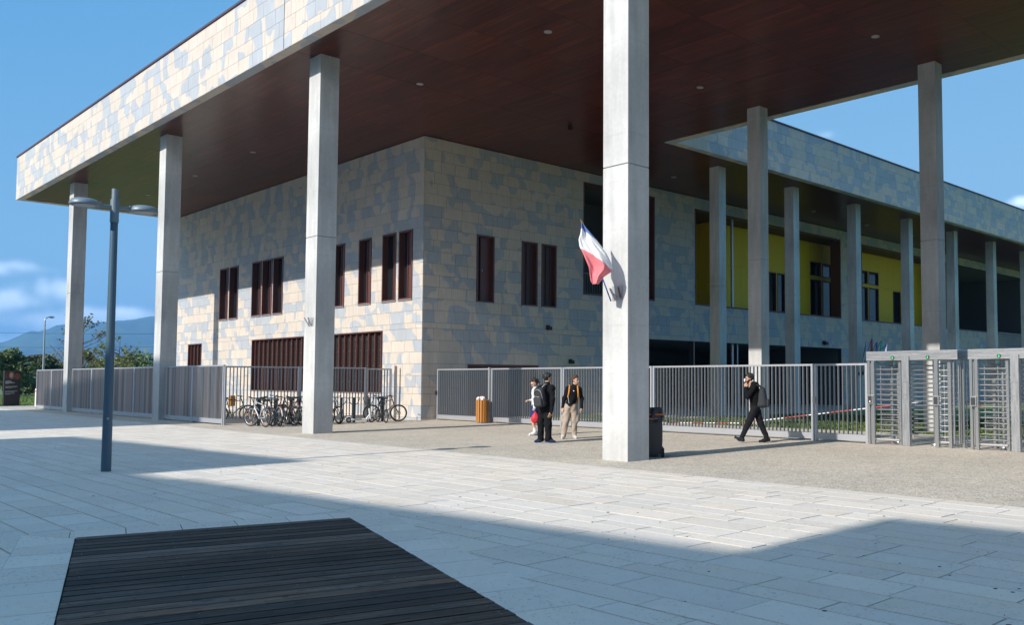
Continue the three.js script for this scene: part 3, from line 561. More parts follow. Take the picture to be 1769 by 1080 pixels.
const inBall = (R, c, r) => { let x, y, z; do { x = R() * 2 - 1; y = R() * 2 - 1; z = R() * 2 - 1; } while (x * x + y * y + z * z > 1); const k = Math.pow(x * x + y * y + z * z, -0.18); return [c[0] + x * r[0] * Math.min(k, 1.6), c[1] + y * r[1] * Math.min(k, 1.6), c[2] + z * r[2] * Math.min(k, 1.6)]; };
const GREENS = [[0.09, 0.14, 0.028], [0.11, 0.16, 0.034], [0.07, 0.115, 0.025], [0.14, 0.17, 0.04]];
function bushTree(name, label, category, pos, H, rad, clumps, leaves, leafSize, cols, seed, group, trunkH = 0.25) {
  const R = rng(seed), t = thing(name, label, category, pos, R() * 6, group);
  const cl = []; for (let i = 0; i < clumps; i++) { const y = trunkH + (1 - trunkH) * (0.12 + 0.8 * Math.pow(R(), 0.9)), w = Math.sin(Math.PI * clamp((y - trunkH) / (1 - trunkH) * 0.86 + 0.1)) * rad; const a = R() * 6.283, q = w * Math.sqrt(R()) * 0.9; cl.push([[Math.cos(a) * q, y * H, Math.sin(a) * q], [rad * (0.2 + R() * 0.22), H * (0.06 + R() * 0.07), rad * (0.2 + R() * 0.22)]]); }
  const limbs = [rod([0, -0.1, 0], [0, H * 0.6, 0], H * 0.022, 8, H * 0.008)]; cl.forEach((c, i) => { if (i % 2 === 0) { const y = Math.max(trunkH * H * 0.5, c[0][1] * 0.6); limbs.push(rod([0, y, 0], c[0], H * 0.008, 5, H * 0.003)); } });
  mesh('trunk', merge(limbs), M.bark, t);
  mesh('crown', leafQuads(leaves, () => { const c = cl[Math.floor(R() * cl.length)]; return inBall(R, c[0], c[1]); }, leafSize, cols, R), M.leaf, t); return t;
}
// the direction of a place seen from the camera, d metres off along the ground
const away = (az, d) => [camP.x + Math.sin(az) * d, 0, camP.z - Math.cos(az) * d];
{
  const R = rng(401);
  // lawn blades
  const mk = (n, place, h) => { const pos = [], nor = [], col = []; for (let i = 0; i < n; i++) { const p = place(); const a = R() * 6.28, w = 0.012 + R() * 0.012, hh = h * (0.5 + R() * 0.8), lx = (R() - 0.5) * hh * 0.8, lz = (R() - 0.5) * hh * 0.8; const dx = Math.cos(a) * w, dz = Math.sin(a) * w; pos.push(p[0] - dx, p[1], p[2] - dz, p[0] + dx, p[1], p[2] + dz, p[0] + lx, p[1] + hh, p[2] + lz); for (let k = 0; k < 3; k++) nor.push(0, 1, 0); const v = 0.75 + R() * 0.7, y = R() * 0.25; for (let k = 0; k < 3; k++) col.push((0.13 + y * 0.14) * v, 0.215 * v, 0.036 * v); } const g = new THREE.BufferGeometry(); g.setAttribute('position', new THREE.Float32BufferAttribute(pos, 3)); g.setAttribute('normal', new THREE.Float32BufferAttribute(nor, 3)); g.setAttribute('color', new THREE.Float32BufferAttribute(col, 3)); return g; };
  const soil = std(C(0.11, 0.17, 0.035), 0.95);
  const l1 = mesh('lawn', uvBox(span(-60, 60, -0.3, 0.012, -95, -34.41), 3), soil, scene); l1.userData.kind = 'structure';
  const b1 = mesh('lawn_grass', mk(26000, () => [-13 + R() * 18, 0.01, -34.5 - Math.pow(R(), 1.4) * 42], 0.09), new THREE.MeshStandardMaterial({ vertexColors: true, roughness: 0.9, side: THREE.DoubleSide }), scene); tag(b1, 'sunlit mown grass around the dark info totem', null, null, 'stuff');
  const l2 = mesh('lawn', uvBox(span(5.62, 80, -0.3, 0.014, 6.92, 48), 3), soil, scene); l2.userData.kind = 'structure';
  const b2 = mesh('courtyard_grass', mk(42000, () => [5.65 + Math.pow(R(), 1.3) * 11, 0.012, 7 + R() * 19], 0.08), new THREE.MeshStandardMaterial({ vertexColors: true, roughness: 0.9, side: THREE.DoubleSide }), scene); tag(b2, 'green courtyard grass behind the bar gates and turnstiles', null, null, 'stuff');
  const l3 = mesh('lawn', uvBox(span(5.62, 9.49, -0.3, 0.013, 0.05, 6.9), 3), soil, scene); l3.userData.kind = 'structure';
  // pine and shrubs beside the totem
  const P = (u, d) => { const x = (u - 1086.4) / 1553.8; return away(0.8017 + Math.atan(x), d); };
  const PINE = [[0.10, 0.15, 0.04], [0.12, 0.165, 0.05], [0.08, 0.12, 0.04], [0.14, 0.17, 0.06]];
  bushTree('pine_tree', 'young pine with upright leader behind the dark info totem', 'tree', P(16, 106), 4.6, 2.1, 30, 4200, 0.36, PINE, 411, null, 0.05);
  bushTree('shrub', 'rounded dark green shrub to the right of the pine', 'shrub', P(53, 112), 3.5, 1.6, 24, 3600, 0.28, GREENS, 412, 'shrubs behind the totem', 0.05);
  bushTree('shrub', 'tall olive green shrub close behind the solid end of the slat fence', 'shrub', P(74, 118), 4.4, 2.2, 24, 6500, 0.32, [[0.08, 0.10, 0.03], [0.09, 0.10, 0.025], [0.07, 0.09, 0.03]], 413, 'shrubs behind the totem', 0.05);
  bushTree('shrub', 'dark shrub at the edge of the lawn beside the pine', 'shrub', P(-30, 116), 4.0, 2.2, 24, 6000, 0.3, GREENS, 414, 'shrubs behind the totem', 0.05);
  bushTree('shrub', 'dry brown scrub low behind the lawn', 'shrub', P(40, 118), 1.6, 3.4, 18, 3500, 0.26, [[0.16, 0.12, 0.06], [0.12, 0.11, 0.05], [0.10, 0.09, 0.04]], 415, 'shrubs behind the totem', 0.02);
  // sparse young trees behind the slat fence
  const sparse = (label, pos, H, rad, n, cols, seed, ls) => {
    const Q = rng(seed), t = thing('young_tree', label, 'tree', pos, 0, 'young trees behind the slat fence'), limbs = [rod([0, 0, 0], [0.05, H * 0.55, 0], 0.07, 7, 0.035), rod([0.05, H * 0.55, 0], [0.1, H, 0], 0.035, 6, 0.008)], tips = [];
    for (let i = 0; i < 26; i++) { const y = H * (0.32 + 0.6 * Q()), a = Q() * 6.28, L = rad * (1.25 - y / H * 0.75) * (0.6 + 0.5 * Q()), e = [Math.cos(a) * L, y + L * (0.35 + Q() * 0.5), Math.sin(a) * L], m = [e[0] * 0.5, y + (e[1] - y) * 0.35, e[2] * 0.5]; limbs.push(rod([0.05, y, 0], m, 0.022, 5, 0.014), rod(m, e, 0.014, 5, 0.005)); for (let k = 0; k < 3; k++) { const f = [e[0] + (Q() - 0.5) * 0.7, e[1] + (Q() - 0.2) * 0.5, e[2] + (Q() - 0.5) * 0.7]; limbs.push(rod(m, f, 0.009, 4, 0.004)); tips.push([m, f]); } tips.push([m, e]); }
    mesh('trunk', merge(limbs), M.bark, t);
    mesh('crown', leafQuads(n, () => { const [m, f] = tips[Math.floor(Q() * tips.length)], k = 0.35 + 0.75 * Q(); return [m[0] + (f[0] - m[0]) * k + (Q() - 0.5) * 0.22, m[1] + (f[1] - m[1]) * k + (Q() - 0.5) * 0.22, m[2] + (f[2] - m[2]) * k + (Q() - 0.5) * 0.22]; }, ls, cols, Q), M.leaf, t);
  };
  sparse('thin tree with few autumn leaves beside a fence column', P(142, 66), 5.5, 1.9, 520, [[0.14, 0.13, 0.03], [0.08, 0.11, 0.02], [0.17, 0.12, 0.03], [0.07, 0.10, 0.02]], 421, 0.17);
  sparse('leafy young tree behind the fence between two columns', P(205, 64), 4.3, 1.4, 800, [[0.12, 0.16, 0.02], [0.08, 0.13, 0.02], [0.15, 0.17, 0.03]], 422, 0.17);
  bushTree('round_tree', 'small round dark tree above the fence top', 'tree', P(232, 125), 4.9, 1.9, 18, 3500, 0.3, GREENS, 423, 'round trees beyond the fence', 0.1);
  bushTree('round_tree', 'dark round tree peeping out beside the first column', 'tree', P(147, 128), 5.2, 2.0, 18, 3500, 0.3, GREENS, 424, 'round trees beyond the fence', 0.1);
  // far wood along the foot of the mountain
  const wood = []; for (let i = 0; i < 26; i++) { const az = 0.10 + R() * 0.30, d = 230 + R() * 160, p = away(az, d), h = 4 + R() * 3.6; for (let k = 0; k < 3; k++) wood.push([[p[0] + (R() - 0.5) * 8, h * (0.4 + R() * 0.4), p[2] + (R() - 0.5) * 8], [4 + R() * 3, h * 0.4, 4 + R() * 3]]); }
  const wg = mesh('far_wood', leafQuads(26000, () => { const c = wood[Math.floor(R() * wood.length)]; return inBall(R, c[0], c[1]); }, 1.1, GREENS, R), M.leaf, scene); tag(wg, 'far belt of dark trees at the mountain foot', null, null, 'stuff');
  // houses among the trees
  const hp = P(60, 210), house = thing('far_house', 'small white house among far trees', 'house', hp, 0.4); house.scale.setScalar(0.5); mesh('wall', span(-3.5, 3.5, 0, 5.2, -3, 3), M.white, house); const rs = new THREE.Shape([[-3.8, 0], [3.8, 0], [0, 1.6]].map(q => new THREE.Vector2(...q))); mesh('roof', new THREE.ExtrudeGeometry(rs, { depth: 6.4, bevelEnabled: false }).translate(0, 5.2, -3.2), std(C(0.30, 0.28, 0.27), 0.8), house);
  // mountain
  const ridge = az => { const k = [[-1.2, 0.02], [-0.4, 0.03], [0.0, 0.022], [0.10, 0.026], [0.19, 0.0335], [0.217, 0.0445], [0.245, 0.0525], [0.282, 0.0575], [0.318, 0.0635], [0.36, 0.064], [0.42, 0.060], [0.5, 0.066], [0.62, 0.07], [0.8, 0.05], [1.4, 0.03]]; for (let i = 0; i < k.length - 1; i++) if (az >= k[i][0] && az <= k[i + 1][0]) return lerp(k[i][1], k[i + 1][1], sm((az - k[i][0]) / (k[i + 1][0] - k[i][0]))); return 0.03; };
  const na = 520, nr = 56, p = [], c = [], ix = [];
  for (let i = 0; i <= na; i++) for (let j = 0; j <= nr; j++) {
    const az = -0.5 + 1.9 * i / na, t = j / nr, d = 3600 + 3600 * t, top = ridge(az) * 6000;
    const spur = fbm(az * 0.25 + 0.5, t * 0.12 + 0.3, 60, 60, 4, 431) - 0.5, fine = fbm(az * 0.25 + 0.5, t * 0.12 + 0.3, 700, 500, 3, 432) - 0.5;
    let y = top * Math.pow(sstep(0, 0.67, t), 0.85) * (1 + spur * 0.55 * Math.sin(Math.PI * clamp(t / 0.67))) + fine * 14 * sstep(0, 0.1, t) - (t > 0.67 ? (t - 0.67) * 500 : 0);
    p.push(camP.x + Math.sin(az) * d, y - 4, camP.z - Math.cos(az) * d); const v = 0.8 + 0.7 * (fbm(az * 0.25 + 0.5, t * 0.12 + 0.3, 300, 200, 4, 433)); const m = fbm(az * 0.25 + 0.5, t * 0.12 + 0.7, 90, 60, 3, 434) > 0.66 ? 1.6 : 1; c.push(0.028 * v * m, 0.045 * v * m, 0.018 * v);
    if (i < na && j < nr) { const a = i * (nr + 1) + j, b = a + nr + 1; ix.push(a, a + 1, b, b, a + 1, b + 1); }
  }
  const g = new THREE.BufferGeometry(); g.setAttribute('position', new THREE.Float32BufferAttribute(p, 3)); g.setAttribute('color', new THREE.Float32BufferAttribute(c, 3)); g.setIndex(ix); g.computeVertexNormals();
  const mt = mesh('mountain', g, std(C(1), 1, 0, { vertexColors: true, side: THREE.DoubleSide }), scene); mt.userData.kind = 'structure';
  scene.fog = new THREE.FogExp2(new THREE.Color(0.21, 0.53, 1.0), 0.00018);
  // overhead wires far off
  for (const [y, d] of [[21, 420], [15, 400]]) { const a = away(-0.1, d), b = away(0.35, d); const pts = []; for (let i = 0; i <= 12; i++) { const t = i / 12; pts.push([lerp(a[0], b[0], t), y - 9 * (t - t * t) * 0.9, lerp(a[2], b[2], t)]); } const w = mesh('overhead_wire', pipe(pts, 0.05, 40, 4), M.black, scene); tag(w, y > 18 ? 'upper thin overhead wire crossing before the mountain' : 'lower thin overhead wire crossing before the mountain', 'wire', 'overhead wires'); }
}
// info totem on the lawn edge
{
  const t = thing('info_totem', 'black information totem with portrait picture on the lawn edge', 'sign', [-7.05, 0, -34.75], 0.30);
  mesh('body', rbx(0.95, 2.2, 0.16, 0.01, 0, 1.1, 0), std(C(0.012, 0.012, 0.014), 0.5), t);
  const cv = document.createElement('canvas'); cv.width = 190; cv.height = 440; const x = cv.getContext('2d');
  x.fillStyle = '#17161a'; x.fillRect(0, 0, 190, 440);
  x.fillStyle = '#4a2a20'; x.fillRect(0, 0, 190, 102); x.fillStyle = '#7d5a4a'; x.beginPath(); x.ellipse(82, 58, 30, 46, 0, 0, 7); x.fill(); x.fillStyle = '#a98a76'; x.beginPath(); x.ellipse(76, 52, 19, 32, 0, 0, 7); x.fill(); x.fillStyle = '#2a1712'; x.fillRect(112, 0, 78, 102); x.fillStyle = '#6a3a2a'; x.beginPath(); x.ellipse(150, 70, 34, 40, 0, 0, 7); x.fill();
  x.fillStyle = '#c9c9c9'; const R = rng(7); for (const [y, n, h] of [[122, 60, 5], [134, 80, 7], [146, 110, 7], [158, 40, 5], [192, 130, 4], [202, 120, 4], [212, 70, 4], [252, 140, 4], [262, 100, 4], [280, 110, 4], [290, 60, 4]]) { let u = 12; while (u < 12 + n) { const w = 6 + R() * 14; x.fillRect(u, y, w, h); u += w + 4; } }
  const ct = new THREE.CanvasTexture(cv); ct.colorSpace = THREE.SRGBColorSpace; const pl = mesh('printed_face', new THREE.PlaneGeometry(0.93, 2.18).translate(0, 1.1, 0.0835), std(C(1), 0.5, 0, { map: ct }), t);
}
// ---------------------------------------------------------------- fences, gates, turnstiles, lamps, flag, bins
// a panel of upright blades; local z runs along the panel, blades stand across it
function barFence(name, label, category, pos, turn, L, H, o = {}) {
  const t = thing(name, label, category, pos, turn, o.group), bm = o.bar || M.bar, sp = o.sp || 0.13, d = o.depth || 0.07, bot = o.bottom ?? 0.05, bh = o.plate || 0.17;
  const post = (z, w = 0.07) => mesh('post', rbx(0.08, H, w, 0.006, 0, H / 2, z, 1), M.steel, t);
  if (o.p0 !== false) post(0.035); if (o.p1 !== false) post(L - 0.035);
  mesh('top_rail', rbx(0.07, 0.055, L - 0.14, 0.006, 0, H - 0.03, L / 2, 1), M.steel, t);
  mesh('bottom_rail', rbx(0.06, bh, L - 0.14, 0.006, 0, bot + bh / 2, L / 2, 1), M.steel, t);
  const n = Math.floor((L - 0.2) / sp), s = (L - 0.14) / (n + 1), g = bx(d, H - 0.057 - bot - bh, 0.012, 0, (H - 0.057 + bot + bh) / 2, 0);
  for (let i = 1; i <= n; i++) { const m = mesh('bar', g, Array.isArray(bm) ? bm[Math.floor(hash(i, Math.round(pos[2] * 10), 9) * bm.length)] : bm, t); m.position.z = 0.07 + i * s; }
  return t;
}
{
  // right-hand gates in line with the sunlit wall
  const H = 2.11, x = 0.75, G = 'steel bar gates along the forecourt';
  barFence('bar_gate', 'grey steel bar gate next to the stone wall corner', 'gate', [x, 0, 0.06], 0, 3.62, H, { group: G });
  barFence('bar_gate', 'wide grey steel bar gate behind the wooden litter bin', 'gate', [x, 0, 3.74], 0, 4.1, H, { group: G });
  barFence('bar_gate', 'grey steel bar gate behind the three standing students', 'gate', [x, 0, 7.88], 0, 4.3, H, { group: G });
  barFence('bar_gate', 'long grey steel sliding gate behind the walking man', 'gate', [x, 0, 12.22], 0, 6.0, H, { group: G });
  barFence('bar_gate', 'narrow grey steel bar gate joined to the turnstiles', 'gate', [x, 0, 18.26], 0, 1.62, H, { group: G });
  // electronic lock plates
  for (const [z, l] of [[0.03, 'small black lock box on the gate post by the wall'], [18.24, 'small grey lock plate on the post between two gates']]) { const k = mesh('lock_box', rbx(0.05, 0.16, 0.09, 0.008), z < 1 ? M.black : M.sill, scene); k.position.set(x - 0.065, 1.12, z + 0.03); tag(k, l, 'lock'); }
  for (const z of [3.7]) { const gp = thing('guide_post', 'grey guide post between the first two gates', 'post', [x - 0.08, 0, z], 0); mesh('shaft', rbx(0.09, 2.14, 0.07, 0.006, 0, 1.07, 0, 1), M.steel, gp); mesh('foot', rbx(0.3, 0.3, 0.14, 0.01, 0, 0.15, 0, 1), M.bar, gp); }
  // solid-looking blade fence on the column line
  const BLADES = [[0.46, 0.42, 0.41], [0.52, 0.43, 0.40], [0.40, 0.42, 0.43], [0.34, 0.31, 0.30], [0.56, 0.52, 0.51], [0.30, 0.29, 0.30]].map(c => std(C(...c), 0.5, 0.4));
  const HL = 2.2, xl = -7.3, GL = 'blade fence panels along the columns', runs = [[-27.6, -24.55, 'last blade fence panel at the lawn end'], [-24.55, -21.52, 'blade fence panel on the lawn side of the farthest column'], [-20.7, -17.45, 'blade fence panel just right of the farthest column'], [-17.45, -14.35, 'blade fence panel partly behind the street lamp pole'], [-14.35, -11.3, 'blade fence panel right of the street lamp pole'], [-11.3, -8.35, 'blade fence panel just left of the second column'], [-7.55, -4.6, 'blade fence panel just right of the second column'], [-4.6, -1.62, 'blade fence panel ending at the bicycle corner']];
  for (const [a, b, l] of runs) barFence('blade_fence', 'brown grey ' + l, 'fence', [xl, 0, a], 0, b - a, HL, { bar: BLADES, group: GL, depth: 0.08, sp: 0.115 });
  // fence behind the bicycles, along x
  const GB = 'bar fence panels behind the bicycles';
  barFence('bar_fence', 'grey bar fence panel behind the bicycles, from corner post', 'fence', [-7.3, 0, -1.6], Math.PI / 2, 2.85, 2.16, { group: GB, bar: M.bar });
  barFence('bar_fence', 'grey bar fence panel behind the bicycles, middle part', 'fence', [-4.45, 0, -1.6], Math.PI / 2, 2.85, 2.16, { group: GB, bar: M.bar });
  barFence('bar_gate', 'narrow bar gate between the bicycles and the stone wall', 'gate', [-1.58, 0, -1.6], Math.PI / 2, 1.16, 2.13, { bar: M.bar });
  const wp = mesh('gate_post', merge([rbx(0.09, 2.25, 0.09, 0.008, 0, 1.12, 0), rod([-0.06, 1.8, 0.02], [-0.06, 2.34, 0.02], 0.012, 6)]), M.bar, scene); wp.position.set(-0.22, 0, -1.6); tag(wp, 'slim grey gate post against the sunlit stone wall', 'post');
}
// turnstiles
function turnstile(pos, label, four) {
  const t = thing('turnstile', label, 'turnstile', pos, 0, 'full height turnstiles');
  // local: z along the row (to the viewer's right), x into the yard
  mesh('header', rbx(0.95, 0.245, 2.47, 0.012, 0.475, 2.285, 1.235, 1), M.galv, t);
  const bp = mesh('main_post', rbx(0.14, 2.27, 0.2, 0.01, 0, 1.135, 1.13, 1), M.galv, t);
  mesh('rib', merge([bx(0.01, 0.012, 0.2, -0.072, 1.62, 1.13), bx(0.01, 0.012, 0.2, -0.072, 1.30, 1.13)]), M.tubeSteel, bp);
  for (const [x, z, w] of [[0.05, 0.06, 0.07], [-0.02, 0.22, 0.08], [0.12, 0.90, 0.07], [0.0, 1.93, 0.1], [0.15, 2.2, 0.09], [0.85, 0.3, 0.09], [0.85, 1.95, 0.09], [0.4, 2.42, 0.06]]) mesh('post', rbx(w, 2.16, w, 0.008, x, 1.08, z, 1), M.tubeSteel, t);
  for (const [x, z] of [[0.05, 0.12], [0.1, 2.32], [0.25, 2.38]]) mesh('rail', rod([x, 0.1, z], [x, 2.1, z], 0.022, 8), M.tubeSteel, t);
  // fixed grid of the first lane
  const grid = part('grid', t);
  for (let i = 0; i < 14; i++) mesh('grid_bar', rod([0.08, 0.25 + i * 0.13, 0.25], [0.08, 0.25 + i * 0.13, 0.9], 0.016, 7), M.tubeSteel, grid);
  for (const z of [0.36, 0.68]) mesh('grid_bar', rod([0.11, 0.2, z], [0.11, 2.0, z], 0.014, 7), M.tubeSteel, grid);
  mesh('foot_tube', rod([0.06, 0.13, 0.24], [0.06, 0.13, 0.9], 0.03, 10), M.sill, grid);
  // outer cage at the far end of the unit
  const cage = part('cage', t);
  for (let i = 0; i < 13; i++) mesh('grid_bar', pipe([[0.05, 0.26 + i * 0.137, 1.98], [0.22, 0.26 + i * 0.137, 2.32], [0.6, 0.26 + i * 0.137, 2.44], [0.88, 0.26 + i * 0.137, 2.3]], 0.013, 12, 6), M.tubeSteel, cage);
  for (const [x, z] of [[0.1, 2.08], [0.3, 2.4], [0.55, 2.44]]) mesh('grid_bar', rod([x, 0.15, z], [x, 2.05, z], 0.018, 7), M.tubeSteel, cage);
  mesh('foot_tube', rod([0.06, 0.13, 1.98], [0.14, 0.13, 2.2], 0.028, 10), M.sill, cage);
  // two rotors of three wings
  for (const [z, a0] of [[0.62, 0.5], [1.62, 0.12]]) {
    const r = part('rotor', t); r.position.set(0.55, 0, z);
    mesh('shaft', rod([0, 0.02, 0], [0, 2.16, 0], 0.045, 12), M.tubeSteel, r);
    for (let w = 0; w < 3; w++) for (let i = 0; i < 17; i++) { const a = a0 + w * 2.094, y = 0.2 + i * 0.112 + w * 0.037; const m = mesh('arm', rod([0.04, 0, 0], [0.53, 0, 0], 0.019, 7), M.tubeSteel, r); m.position.y = y; m.rotation.y = a; }
    mesh('hub_cap', new THREE.CylinderGeometry(0.1, 0.12, 0.05, 16).translate(0, 0.04, 0), M.galv, r);
  }
  // readers and lane signs
  for (const [x, z, n] of [[-0.02, 0.16, four], [-0.03, 1.95, null]]) {
    const b = mesh('card_reader', rbx(0.07, 0.24, 0.15, 0.01, x - 0.05, 1.16, z, 1), M.galv, t); mesh('reader_screen', rbx(0.012, 0.18, 0.1, 0.004, x - 0.09, 1.16, z, 1), M.plastic, b);
    if (n) { const cv = document.createElement('canvas'); cv.width = cv.height = 64; const c = cv.getContext('2d'); c.fillStyle = '#15171a'; c.fillRect(0, 0, 64, 64); c.fillStyle = '#eee'; c.font = 'bold 56px sans-serif'; c.textAlign = 'center'; c.textBaseline = 'middle'; c.fillText(n, 32, 34); const q = new THREE.CanvasTexture(cv); q.colorSpace = THREE.SRGBColorSpace; mesh('lane_number', new THREE.PlaneGeometry(0.085, 0.085).rotateY(-Math.PI / 2).translate(x - 0.0975, 1.115, z), std(C(1), 0.5, 0, { map: q }), b); }
  }
  for (const z of [0.76, 1.71]) {
    const s = mesh('lane_light', new THREE.CylinderGeometry(0.05, 0.05, 0.012, 20).rotateZ(Math.PI / 2).translate(-0.008, 2.235, z), M.plastic, t);
    const a = new THREE.Shape([[-0.011, 0.04], [0.011, 0.04], [0.011, -0.005], [0.034, -0.005], [0, -0.042], [-0.034, -0.005], [-0.011, -0.005]].map(q => new THREE.Vector2(...q)));
    mesh('green_arrow', new THREE.ExtrudeGeometry(a, { depth: 0.004, bevelEnabled: false }).rotateY(-Math.PI / 2).translate(-0.016, 2.235, z), std(C(0.03, 0.5, 0.16), 0.5, 0, { emissive: C(0.02, 0.30, 0.10), emissiveIntensity: 0.35 }), s);
  }
}
turnstile([0.62, 0, 19.9], 'galvanised turnstile unit numbered four, beside the narrow gate', '4');
turnstile([0.62, 0, 22.62], 'galvanised turnstile unit without a visible number', null);

// double street lamp on the square
{
  const t = thing('street_lamp', 'grey double headed street lamp standing on the shaded paving', 'lamp', [-15.51, 0, 13.82], 0);
  mesh('pole', merge([rod([0, 0, 0], [0, 4.7, 0], 0.083, 20, 0.06)]), M.lampPole, t);
  mesh('sleeve', merge([new THREE.CylinderGeometry(0.072, 0.072, 0.42, 20).translate(0, 4.72, 0), new THREE.CylinderGeometry(0.055, 0.055, 0.35, 20).translate(0, 4.95, 0)]), M.lampGrey, t);
  const hatch = mesh('hatch_lock', new THREE.SphereGeometry(0.02, 8, 6).translate(-0.02, 0.95, 0.082), M.rim, t);
  for (const s of [-1, 1]) {
    mesh('arm', rbx(0.24, 0.055, 0.08, 0.01, s * 0.17, 4.79, 0, 1), M.lampGrey, t);
    const h = part('lamp_head', t); h.position.set(s * 0.49, 4.80, 0);
    mesh('housing', new THREE.LatheGeometry([[0.0, 0.075], [0.15, 0.075], [0.2, 0.06], [0.235, 0.01], [0.24, -0.03], [0.225, -0.045], [0.19, -0.04], [0.0, -0.035]].map(q => new THREE.Vector2(...q)), 36), M.lampGrey, h);
    mesh('lens', new THREE.CylinderGeometry(0.17, 0.17, 0.008, 28).translate(0, -0.042, 0), M.lens, h);
    mesh('bracket', rbx(0.14, 0.09, 0.12, 0.015, -s * 0.2, 0.0, 0, 1), M.lampGrey, h);
  }
}
// far street lamp
{
  const p = away(0.8017 + Math.atan((77 - 1086.4) / 1553.8), 92), t = thing('far_lamp', 'tall slim street lamp beyond the fence before the mountain', 'lamp', p, 0.7);
  mesh('pole', rod([0, 0, 0], [0, 6.6, 0], 0.1, 10, 0.055), M.rim, t); mesh('arm', pipe([[0, 6.55, 0], [0.05, 6.85, 0], [0.35, 7.02, 0], [0.55, 7.05, 0]], 0.05, 14, 8), M.rim, t); mesh('lamp_head', new THREE.SphereGeometry(0.16, 14, 8).scale(2.1, 0.6, 1).translate(0.75, 7.06, 0), M.rim, t);
}
// flag on the near column
{
  const A = V3(-7.66, 3.38, 18.80), B = V3(-8.394, 4.815, 18.66);
  const br = thing('flag_bracket', 'twin grey flag holder fixed to the near column', 'bracket', [-7.537, 3.45, 18.82]);
  mesh('plate', rbx(0.012, 0.3, 0.3, 0.004, -0.007, 0, 0), M.sill, br); mesh('socket', rod([-0.06, -0.16, 0], [-0.2, 0.08, -0.02], 0.022, 10), M.sill, br); mesh('socket', rod([-0.02, -0.1, 0.1], [-0.12, 0.1, 0.14], 0.02, 10), M.brown, br); mesh('arm', merge([rod([-0.01, -0.08, 0], [-0.14, -0.02, 0], 0.012, 6)]), M.sill, br);
  const t = thing('flag', 'blue white and red flag drooping from pole on the near column', 'flag', [A.x, A.y, A.z]);
  const d = B.clone().sub(A); mesh('flag_pole', rod([-0.06, -0.11, 0.01], [d.x, d.y, d.z], 0.014, 10), std(C(0.05, 0.10, 0.35), 0.5), t);
  mesh('finial', new THREE.ConeGeometry(0.028, 0.14, 10).applyQuaternion(new THREE.Quaternion().setFromUnitVectors(UP, d.clone().normalize())).translate(d.x * 1.03, d.y * 1.03, d.z * 1.03), std(C(0.35, 0.24, 0.08), 0.4, 0.6), t);
  // cloth: hoist along the pole from its tip, hanging down in folds; bands run across the fly
  const nu = 64, nv = 70, pos = [], col = [], ix = []; const tip = B.clone().sub(A);
  const blue = [0.10, 0.20, 0.52], wht = [0.80, 0.79, 0.78], red = [0.76, 0.20, 0.22];
  const OUT = [];   // outline rows from the tip down: left and right edge, in metres in the plane of view
  const prof = [[0, -0.01, 0.0], [0.10, -0.02, 0.08], [0.22, -0.03, 0.20], [0.36, -0.07, 0.33], [0.5, -0.05, 0.45], [0.64, 0.02, 0.56], [0.78, 0.08, 0.64], [0.9, 0.13, 0.69], [1.0, 0.15, 0.66], [1.1, 0.16, 0.50], [1.2, 0.18, 0.42], [1.26, 0.22, 0.36]];
  const at = (s, k) => { for (let i = 0; i < prof.length - 1; i++) if (s <= prof[i + 1][0]) return lerp(prof[i][k], prof[i + 1][k], (s - prof[i][0]) / (prof[i + 1][0] - prof[i][0])); return prof.at(-1)[k]; };
  const RX = V3(0.72, 0, 0.69);   // across, roughly the way the cloth spreads
  const NX = V3(-0.69, 0, 0.72);
  for (let j = 0; j <= nv; j++) for (let i = 0; i <= nu; i++) {
    const s = 1.26 * j / nv, u = i / nu, x = lerp(at(s, 1), at(s, 2) * 0.9, u), fold = Math.sin(u * 9 + s * 2.2) * 0.06 * (0.7 + 0.3 * Math.sin(s * 9)) + Math.sin((u - s * 0.5) * 34) * 0.008 * Math.min(1, s * 2) * (1 - u * 0.4) + Math.sin(u * 21 + 1) * 0.014 * Math.min(1, s * 2);
    const bulge = Math.sin(Math.PI * u) * 0.10 * Math.min(1, s * 1.5);
    pos.push(tip.x + RX.x * x + NX.x * (fold + bulge), tip.y - s + 0.02, tip.z + RX.z * x + NX.z * (fold + bulge));
    const slope = s - x * 0.62 + 0.03 * Math.sin(u * 5), c = slope < 0.15 ? blue : slope < 0.56 ? wht : red; col.push(...c);
    if (i < nu && j < nv) { const a = j * (nu + 1) + i, b = a + nu + 1; ix.push(a, b, a + 1, b, b + 1, a + 1); }
  }
  const g = new THREE.BufferGeometry(); g.setAttribute('position', new THREE.Float32BufferAttribute(pos, 3)); g.setAttribute('color', new THREE.Float32BufferAttribute(col, 3)); g.setIndex(ix); g.computeVertexNormals();
  mesh('cloth', g, new THREE.MeshPhysicalMaterial({ vertexColors: true, roughness: 0.85, transmission: 0.25, thickness: 0, side: THREE.DoubleSide, sheen: 0.3 }), t);
}
// empty flag holder on the next column
{
  const br = thing('flag_bracket', 'small empty twin flag holder on the column beside the bicycles', 'bracket', [-7.537, 3.45, 5.45]);
  mesh('plate', rbx(0.012, 0.26, 0.34, 0.004, -0.007, 0, 0), M.sill, br); for (const s of [-1, 1]) mesh('socket', rod([-0.03, -0.12, s * 0.07], [-0.16, 0.12, s * 0.12], 0.02, 8), M.sill, br);
}
